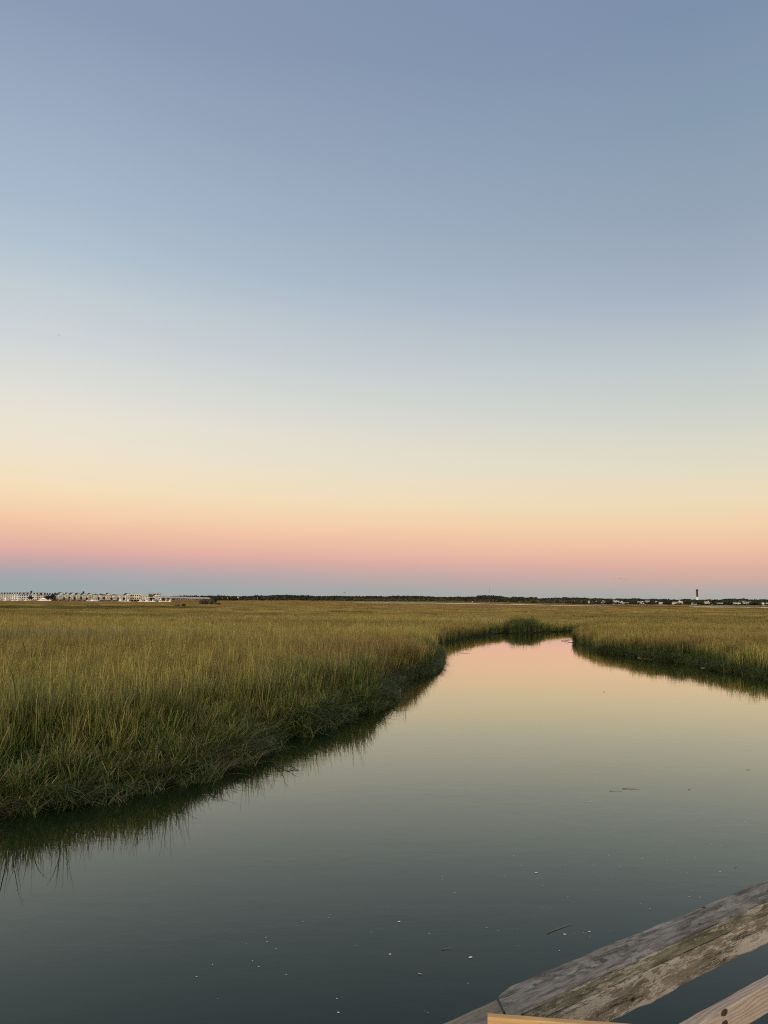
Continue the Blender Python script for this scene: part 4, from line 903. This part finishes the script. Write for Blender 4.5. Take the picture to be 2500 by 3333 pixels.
for a in ((-4, 9, 1946.5, 'covered', 'hullgrey', "grey covered boat cut by the left edge of the photo"), (9, 24, 1943.4, 'fly', 'hull', "broad white cabin boat, largest of the moored boats at the far left"), (25, 35, 1947.5, 'covered', 'hullgrey', "low grey covered boat right of the largest white cabin boat"),
          (37.5, 50, 1943, 'fly', 'hull', "white flybridge boat with a peaked top in the middle of the left moorings"), (51.5, 63, 1944, 'fly', 'hull', "white boat with a slanted tower just right of the peaked flybridge boat"), (64.5, 77, 1947, 'covered', 'hullgrey', "large grey covered boat before the fifth townhouse"),
          (78.5, 89.5, 1947.5, 'cruiser', 'hull', "pale cruiser with side windows left of the broad dark tree"), (90.5, 95.5, 1950, 'console', 'hull', "small white boat under the broad dark tree, left one of two"), (96.5, 101.5, 1949.5, 'console', 'hull', "small white boat under the broad dark tree, right one of two"),
          (124, 165, 1946.6, 'yacht', 'hull', "long sleek white motor yacht before the pink block"), (283.5, 319, 1950.2, 'console', 'hull', "long low white boat below the two palms"), (385.5, 404, 1948, 'yacht', 'hull', "sleek white boat before the flat-roofed white house"),
          (405, 427, 1949.3, 'console', 'hull', "long low white boat left of the dark carport"), (452, 467, 1950, 'cruiser', 'hull', "rounded white cruiser right of the dark carport"), (470, 489, 1949, 'cruiser', 'hull', "white cruiser before the low cream block"),
          (491, 506, 1950, 'console', 'hull', "small open white boat before the house nearest the bridge"), (517, 532, 1945.4, 'fly', 'hull', "tall white sport fishing boat left of the bridge"), (534, 546, 1948, 'console', 'hull', "white boat with a thin tower below the start of the bridge"),
          (546.5, 558, 1948.5, 'cruiser', 'hull', "rightmost white moored boat, below the bridge")):
    boat("moored_boat", a[5], a[0], a[1], a[2], a[3], a[4], flip=(int(a[0]) % 3 == 0))

# ------------------------------------------------------------------ birds
def bird(px, py, D, span, label, bank=0.3, head=0.0, up=.25):
    c = at(px, py, D); name = "flying_bird"; v = []; f = []
    def ring(y, rx, rz, z=0): return [(rx * math.cos(a), y, z + rz * math.sin(a)) for a in [k * math.pi / 4 for k in range(8)]]
    s_ = span; prof = [(-.20, .004, .004), (-.16, .018, .018), (-.10, .032, .03), (0, .045, .042), (.10, .036, .032), (.18, .016, .012), (.27, .034, .004)]
    b = MB(); R_ = [ring(y * s_, rx * s_, rz * s_) for y, rx, rz in prof]; vs = [p for q in R_ for p in q]
    b.add(vs, [(i * 8 + j, i * 8 + (j + 1) % 8, (i + 1) * 8 + (j + 1) % 8, (i + 1) * 8 + j) for i in range(len(prof) - 1) for j in range(8)] + [tuple(range(7, -1, -1)), tuple(range((len(prof) - 1) * 8, len(prof) * 8))])
    for sg in (-1, 1):
        W = [(0.03, -.05, .06, 0.0), (.2, -.08, .05, up * .22), (.36, -.03, .07, up * .20), (.5, .06, .08, up * .08)]; V = []
        for x, y0, y1, z in W: V += [(sg * x * s_, y0 * s_, z * s_ + .006 * s_), (sg * x * s_, y1 * s_, z * s_ + .006 * s_), (sg * x * s_, y0 * s_, z * s_ - .006 * s_), (sg * x * s_, y1 * s_, z * s_ - .006 * s_)]
        Fs = []
        for i in range(3):
            k = i * 4; Fs += [(k, k + 4, k + 5, k + 1), (k + 2, k + 3, k + 7, k + 6), (k, k + 2, k + 6, k + 4), (k + 1, k + 5, k + 7, k + 3)]
        b.add(V, Fs + [(0, 1, 3, 2), (12, 14, 15, 13)])
    o = b.build(name, 'feather', smooth=True, loc=c); o.rotation_euler = (0.1, bank, head); tag(o, label, "bird", "birds in the evening sky")
bird(191, 1090.5, 130, .62, "lone bird flying high in the pale sky at the left", .25, .5)
bird(488, 1922, 420, 1.1, "faint bird just above the tall pale building left of the bridge", .1, .2)
bird(597, 1935.4, 420, .9, "faint bird above the bridge deck", .1, .2)
bird(2021, 1883.5, 300, 1.5, "wide-winged bird low in the pink sky left of the lighthouse, highest of three", .05, .1, .5)
bird(2003, 1885.5, 300, 1.1, "bird just left of the wide-winged one in the pink sky", .1, .2, .5)
bird(2039, 1886.5, 300, .9, "bird just right of the wide-winged one in the pink sky", -.1, .1, .5)

# ------------------------------------------------------------------ foam flecks, reeds and twigs on the water
def fleck(px, py, wpx, label=None):
    c = gz(px, py); d = math.hypot(c[0], c[1]); w_ = wpx * math.hypot(d, H) / 2500.0; r = random.Random(int(px * 13 + py * 7)); n = 11; rot = r.random() * .6 - .3
    rad = [.5 * w_ * r.uniform(.55, 1.0) for _ in range(n)]; vs = [(0, 0, .35 * w_ * .35)]
    for k, (f_, z) in enumerate(((.55, .13 * w_), (1.0, .001))):
        for i in range(n): a = 2 * math.pi * i / n; vs.append((math.cos(a) * rad[i] * f_ * 1.0, math.sin(a) * rad[i] * f_ * .62, z))
    fs = [(0, 1 + i, 1 + (i + 1) % n) for i in range(n)] + [(1 + i, 1 + n + i, 1 + n + (i + 1) % n, 1 + (i + 1) % n) for i in range(n)] + [tuple(range(2 * n, n, -1))]
    o = MB().add(vs, fs).build("foam_fleck", 'foam', smooth=True, loc=(c[0], c[1], .003)); o.rotation_euler = (0, 0, rot)
    tag(o, label or "tiny white foam fleck floating on the dark open water", "foam fleck", "foam flecks drifting on the creek")
F1 = [(129, 150, 6), (129, 163, 5), (141, 210, 5), (188, 227, 9), (103, 172, 4), (124, 331, 3), (338, 390, 6), (68, 418, 7), (391, 403, 6), (481, 394, 4), (302, 570, 3), (250, 651, 7), (62, 788, 6), (48, 782, 5), (334, 128, 4),
      (421, 145, 5), (404, 150, 4), (499, 100, 8), (576, 159, 5), (601, 101, 5), (601, 192, 5), (464, 52, 6), (708, 93, 4), (841, 99, 6), (843, 134, 6), (911, 50, 8), (962, 104, 6), (1042, 63, 6), (1071, 66, 6),
      (1098, 143, 6), (1095, 189, 5), (1184, 88, 6), (1196, 44, 7), (1237, 119, 6), (1280, 133, 5), (1319, 63, 8), (1434, 127, 8), (1304, 217, 6), (1290, 244, 7), (1340, 247, 8), (1061, 278, 5), (1104, 301, 7), (720, 246, 7),
      (743, 274, 4), (599, 297, 5), (638, 301, 4), (492, 349, 4), (487, 474, 4), (750, 419, 5), (822, 434, 6), (918, 410, 6), (680, 498, 8), (793, 412, 5)]
for x, y, w_ in F1: fleck(1350 + x * .6932, 2750 + y * .6932, w_ * .72)
F2 = [(82, 788, 8), (190, 705, 7), (418, 567, 6), (461, 682, 9), (503, 721, 9), (552, 522, 8), (560, 550, 8), (618, 600, 6), (689, 772, 8), (800, 414, 7), (985, 369, 5), (975, 390, 5), (761, 442, 4), (1266, 486, 6), (1159, 578, 4),
      (1030, 935, 9), (1066, 926, 5), (225, 935, 4), (1372, 311, 4)]
for x, y, w_ in F2: fleck(600 + x * .4822, 2800 + y * .4822, w_ * .8)
for x, y, w_ in ((62, 444, 9), (1450, 621, 6), (1461, 744, 5), (1150, 831, 6), (1235, 836, 6), (798, 793, 4)): fleck(1900 + x * .3617, 2450 + y * .3617, w_ * .8)
fleck(915, 2635, 4)
fleck(1746, 2841.5, 13, "largest ragged white foam fleck in the middle of the open water")
fleck(1531.7, 3116.7, 16, "elongated white foam fleck nearest the railing's left end")
fleck(1299, 3001, 13, "broad white foam fleck straight left of the floating stick")
fleck(1270, 3107, 12, "flat white foam fleck left of the elongated one")
fleck(1101, 3296, 10, "heart-shaped white foam fleck at the bottom of the photo")
fleck(1918.5, 3033, 10, "tilted white foam fleck right of the floating stick, near the railing")
fleck(1838, 3042, 12, "flat white foam fleck just below the floating stick")
def stick(name, label, pts, r0, m='reed', cat='stick', group=None, lift=None):
    P = []
    for i, p in enumerate(pts):
        c = gz(p[0], p[1]); P.append((c[0], c[1], (lift[i] if lift else .008)))
    n_ = len(P); o = MB().tube(P, [r0 * (1 - .55 * i / max(1, n_ - 1)) for i in range(n_)], 6).build(name, m, smooth=True); return tag(o, label, cat, group)
stick("floating_stick", "dark stick floating slantwise in the open water near the railing", [(1781, 3039), (1800, 3030), (1822, 3022), (1842, 3015), (1860, 3009)], .0050)
stick("floating_reed", "short faint reed floating left of the slanting stick", [(1437, 3092), (1452, 3089.5), (1466, 3087.5)], .004, 'reed', 'reed')
stick("floating_reed", "long dark reed floating right of the middle of the creek", [(2026, 2567.5), (2045, 2567.5), (2065, 2569), (2083, 2570.5)], .006, 'reed', 'reed')
stick("floating_reed", "reed floating just left of the long dark reed", [(1983, 2575), (2003, 2576.5), (2025, 2575.5)], .004, 'reed', 'reed')
stick("floating_reed", "tiny curved reed right of the long dark reed", [(2239, 2571), (2244, 2570.6), (2250, 2569)], .005, 'reed', 'reed')
stick("floating_reed", "tiny straight reed near the right edge of the photo", [(2430, 2505.5), (2442, 2507)], .005, 'reed', 'reed')
stick("floating_reed", "thin reed floating on the pink water by the near point", [(1501, 2126.8), (1516, 2127.2), (1531, 2127.6)], .012, 'palereed', 'reed')
stick("floating_reed", "tiny reed in the middle of the creek's bright stretch", [(1963, 2252.3), (1973, 2252.5)], .008, 'reed', 'reed')
stick("floating_reed", "pale short reed slanting just above the railing", [(2390, 2825), (2396, 2820), (2401, 2817)], .004, 'palereed', 'reed')
stick("floating_reed", "thin pale reed near the elongated foam fleck", [(1362, 3170.5), (1368, 3172), (1373, 3173)], .007, 'palereed', 'reed')
def twig(name, label, px, py, scale, segs, group=None):
    c = gz(px, py); b = MB()
    for s_ in segs: b.tube([(p[0] * scale, p[1] * scale, p[2] * scale) for p in s_[0]], [s_[1] * scale * (1 - .6 * i / (len(s_[0]) - 1)) for i in range(len(s_[0]))], 6)
    o = b.build(name, 'twig', loc=(c[0], c[1], 0)); tag(o, label, "twig", group)
twig("bent_twig", "dark bent twig sticking out of the pink water by the near point", 1541, 2094, .5, [([(0, 0, -.3), (.15, 0, .35), (-.1, 0, .75), (-.75, .1, .85)], .09), ([(.1, 0, .4), (-.5, 0, .28)], .05)])
twig("bent_twig", "forked dark twig lying in the near bank's reflection", 944, 2498, .55, [([(-.5, .0, .02), (-.1, 0, .18), (.35, .05, .42)], .022), ([(-.1, 0, .18), (.2, -.3, .05), (.5, -.7, .01)], .022), ([(.15, -.25, .07), (.1, -.55, .02)], .025), ([(-.5, 0, .02), (-.62, .2, .1)], .025)])
twig("fallen_branch", "dark branch poking out from the tip of the right bank", 1858, 2087, .55, [([(.8, 0, .15), (0, 0, .25), (-1.0, 0, .08), (-1.9, 0, .1)], .08), ([(-.3, 0, .2), (-.8, 0, .55)], .04), ([(-.9, 0, .1), (-1.3, 0, .6)], .03)])
for k, (p_, lb) in enumerate((([(2076, 2142), (2120, 2147), (2150, 2147)], "pale reed stranded at the foot of the right bank, left of the others"), ([(2282, 2173.5), (2310, 2175), (2325, 2177)], "pale bent reed stranded at the middle of the right bank's foot"),
                              ([(2445, 2200), (2465, 2203)], "short pale reed stranded at the right bank near the photo's edge"), ([(2488, 2209), (2505, 2212)], "pale reed stranded where the right bank leaves the photo"), ([(2140, 2147), (2165, 2149), (2185, 2146)], "pale reed stranded just right of the leftmost one"))):
    stick("stranded_reed", lb, p_, .02, 'palereed', 'reed', "pale reeds stranded along the right bank", lift=[.03] * len(p_))

# ------------------------------------------------------------------ railing
ZC = 3.2
i1 = gz(1683, 3296, ZC); i2 = gz(2500, 2932, ZC); ud = (i2 - i1) / np.linalg.norm(i2 - i1); nd = np.array([-ud[1], ud[0], 0.0])
RAIL_ROT = math.atan2(ud[1], ud[0])
def board(name, label_or_parent, m, x0, x1, y0, y1, z0, z1, rad=.006, nseg=90, wob=.0016, seed=0, ends=None, origin=None, rot=None, label=None, cat=None, sag=0.0):
    """sawn board with eased edges; x along the rail from the joint, y outward from the inner face, z from the cap's top"""
    r = np.random.default_rng(seed); prof = []; K = 3
    for cx_, cy_, a0 in ((y1 - rad, z1 - rad, 0), (y0 + rad, z1 - rad, 90), (y0 + rad, z0 + rad, 180), (y1 - rad, z0 + rad, 270)):
        for k in range(K + 1): a = math.radians(a0 + 90 * k / K); prof.append((cx_ + rad * math.cos(a), cy_ + rad * math.sin(a)))
    prof2 = []
    for i in range(len(prof)):      # extra points along the faces so that wear can shape them
        p, q = prof[i], prof[(i + 1) % len(prof)]; prof2.append(p); L_ = math.hypot(q[0] - p[0], q[1] - p[1])
        if L_ > .02:
            for k in range(1, 6): prof2.append((p[0] + (q[0] - p[0]) * k / 6, p[1] + (q[1] - p[1]) * k / 6))
    P = np.array(prof2); n = len(P); vs = []; cy_, cz_ = (y0 + y1) / 2, (z0 + z1) / 2; ph = r.random(4) * 6
    for i in range(nseg + 1):
        t = i / nseg; x = x0 + (x1 - x0) * t
        for j in range(n):
            y, z = P[j]; a = math.atan2(z - cz_, y - cy_); w_ = wob * (.6 * math.sin(x * 9 + ph[0] + 2 * a) + .5 * math.sin(x * 23 + ph[1] - a * 3) + .35 * math.sin(x * 57 + ph[2] + a)) + r.normal(0, wob * .10)
            xx = x
            if ends: xx = ends(x, y, z, t)
            dy, dz = (y - cy_), (z - cz_); dl = math.hypot(dy, dz); vs.append((xx, y + dy / dl * w_, z + dz / dl * w_ + sag * math.sin(x * 1.1 + ph[3])))
    fs = [(i * n + j, i * n + (j + 1) % n, (i + 1) * n + (j + 1) % n, (i + 1) * n + j) for i in range(nseg) for j in range(n)]
    fs += [tuple(range(n - 1, -1, -1)), tuple(nseg * n + j for j in range(n))]
    parent = label_or_parent
    return MB().add(vs, fs).build(name, m, parent, smooth=False)
rail = empty("pier_railing", (i1[0], i1[1], ZC), RAIL_ROT); tag(rail, "weathered wooden pier railing of stacked boards crossing the bottom right corner", "railing")
GREY = wood_mat("grey_weathered_board", (0.215, 0.212, 0.188), (0.016, 0.015, 0.013), (0.045, 0.043, 0.035), .8, (0.32, 0.32, 0.29), .6, pith=(.055, -.030), freq=480, knots=[(.385, .066, 0, .030, 0), (.40, .05, 0, .012, .6), (.983, .097, 0, .008, .8), (.14, .070, 0, .006, .5)], bump=1.0, contrast=1.5, spot=.61, rw=.22)
SIDE = wood_mat("green_stained_board_edge", (0.21, 0.20, 0.15), (0.035, 0.033, 0.021), (0.062, 0.060, 0.032), .75, (0.42, 0.40, 0.33), .7, pith=(-.05, -.02), freq=600, knots=[(.351, 0, -.034, .006, .9)], bump=1.0, contrast=1.4, spot=.60)
LICH = wood_mat("lichen_covered_board", (0.22, 0.19, 0.15), (0.05, 0.041, 0.030), (0.13, 0.12, 0.075), .5, (0.43, 0.40, 0.345), .88, pith=(-.06, -.10), freq=620, knots=[(.453, 0, -.095, .010, .95), (.30, 0, -.093, .006, .8), (.36, 0, -.05, .02, 0)], bump=1.0, contrast=1.4, spot=.545)
NEWR = wood_mat("pinkish_newer_board", (0.52, 0.43, 0.345), (0.20, 0.155, 0.115), (0.42, 0.39, 0.36), .5, None, 0, fresh=True, pith=(-.03, -.24), freq=520, bump=.4, rw=.28)
PINE = wood_mat("fresh_yellow_pine", (0.56, 0.38, 0.17), (0.34, 0.215, 0.085), (0.48, 0.33, 0.16), .3, None, 0, fresh=True, pith=(.03, -.12), freq=420, bump=.35, contrast=1.0, rw=.25, knots=[(.055, 0, -.03, .007, .75), (.21, 0, -.06, .006, .6), (.36, 0, -.02, .005, .6)])
GREY2 = wood_mat("brown_grey_board", (0.24, 0.22, 0.185), (0.03, 0.026, 0.022), (0.13, 0.115, 0.09), .6, (0.40, 0.39, 0.35), .5, pith=(.0, -.03), freq=520, knots=[(-.05, .03, 0, .014, .7)], bump=1.0, spot=.66)
def cap_end(x, y, z, t):          # mitred and clipped left end
    e0 = np.interp(y, [0.0, .016, .0845, .108], [-.030, -.024, .018, .105])
    return e0 + (6.5 - e0) * t
board("top_board", rail, GREY, 0, 6.5, .0035, .1085, -.036, 0, .009, 380, .0022, 1, cap_end)
def side_end(x, y, z, t): return -.02 + 6.52 * t
board("top_board_edge", rail, SIDE, -.02, 6.5, -.004, .0030, -.0375, -.0035, .0016, 360, .0004, 2)
board("lichen_board", rail, LICH, -.5, 6.5, -.006, .032, -.1265, -.0410, .006, 380, .0032, 3)
board("left_board", rail, GREY2, -4.0, .012, -.002, .0845, -.043, -.006, .007, 240, .0014, 4, lambda x, y, z, t: -4.0 + (4.0 + np.interp(y, [0, .016, .0845], [-.034, -.028, .013])) * t)
lr = board("lower_board", rail, NEWR, -.6, 6.5, -.003, .035, -.345, -.2565, .004, 300, .0012, 5)
def bolt(x, z):
    o = MB(); n = 20; R0_, R1_ = .0078, .0078
    o.add([(x + .017 * math.cos(6.2832 * i / n), y_, z + .0102 * math.sin(6.2832 * i / n)) for y_ in (-.0052, -.0040) for i in range(n)], [tuple(range(n)), tuple(range(2 * n - 1, n - 1, -1))] + [(i, n + i, n + (i + 1) % n, (i + 1) % n) for i in range(n)]); ob = o.build("bolt_hole", 'rust', lr, smooth=False)
    MB().tube([(x, -.0072, z), (x, -.0053, z)], [.0040, .0052], 6).build("bolt_head", 'twig', ob)
for x_, z_ in ((.912, -.2640), (.911, -.2975), (1.20, -.2640), (1.20, -.2975)): bolt(x_, z_)
for x_ in (2.1, 4.3, 6.3, -1.3, -3.7): board("post", rail, GREY2, x_, x_ + .09, .034, .10, -3.9, -.045, .005, 2, .0005, 6)
# fresh board fixed at the left, running to the right just inside the railing
zt_ = 3.232; a0 = gz(1587, 3302.5, zt_); a1 = gz(2040, 3337.5, zt_); dv = (a1 - a0); fr = math.atan2(dv[1], dv[0])
fb = empty("fresh_handrail", (a0[0], a0[1], zt_), fr); tag(fb, "fresh yellow pine board at the bottom edge, before the weathered railing", "board")
board("rail_board", fb, PINE, 0, 1.5, -.0105, .0095, -.089, 0, .0025, 60, .0003, 8)
board("post", fb, PINE, 1.3, 1.38, .011, .10, -1.5, -.01, .004, 2, .0002, 9)
for z_ in (-.030, -.062): MB().tube([(.022, -.0125, z_), (.022, -.0100, z_)], .0038, 12).build("screw_head", 'rust', fb)
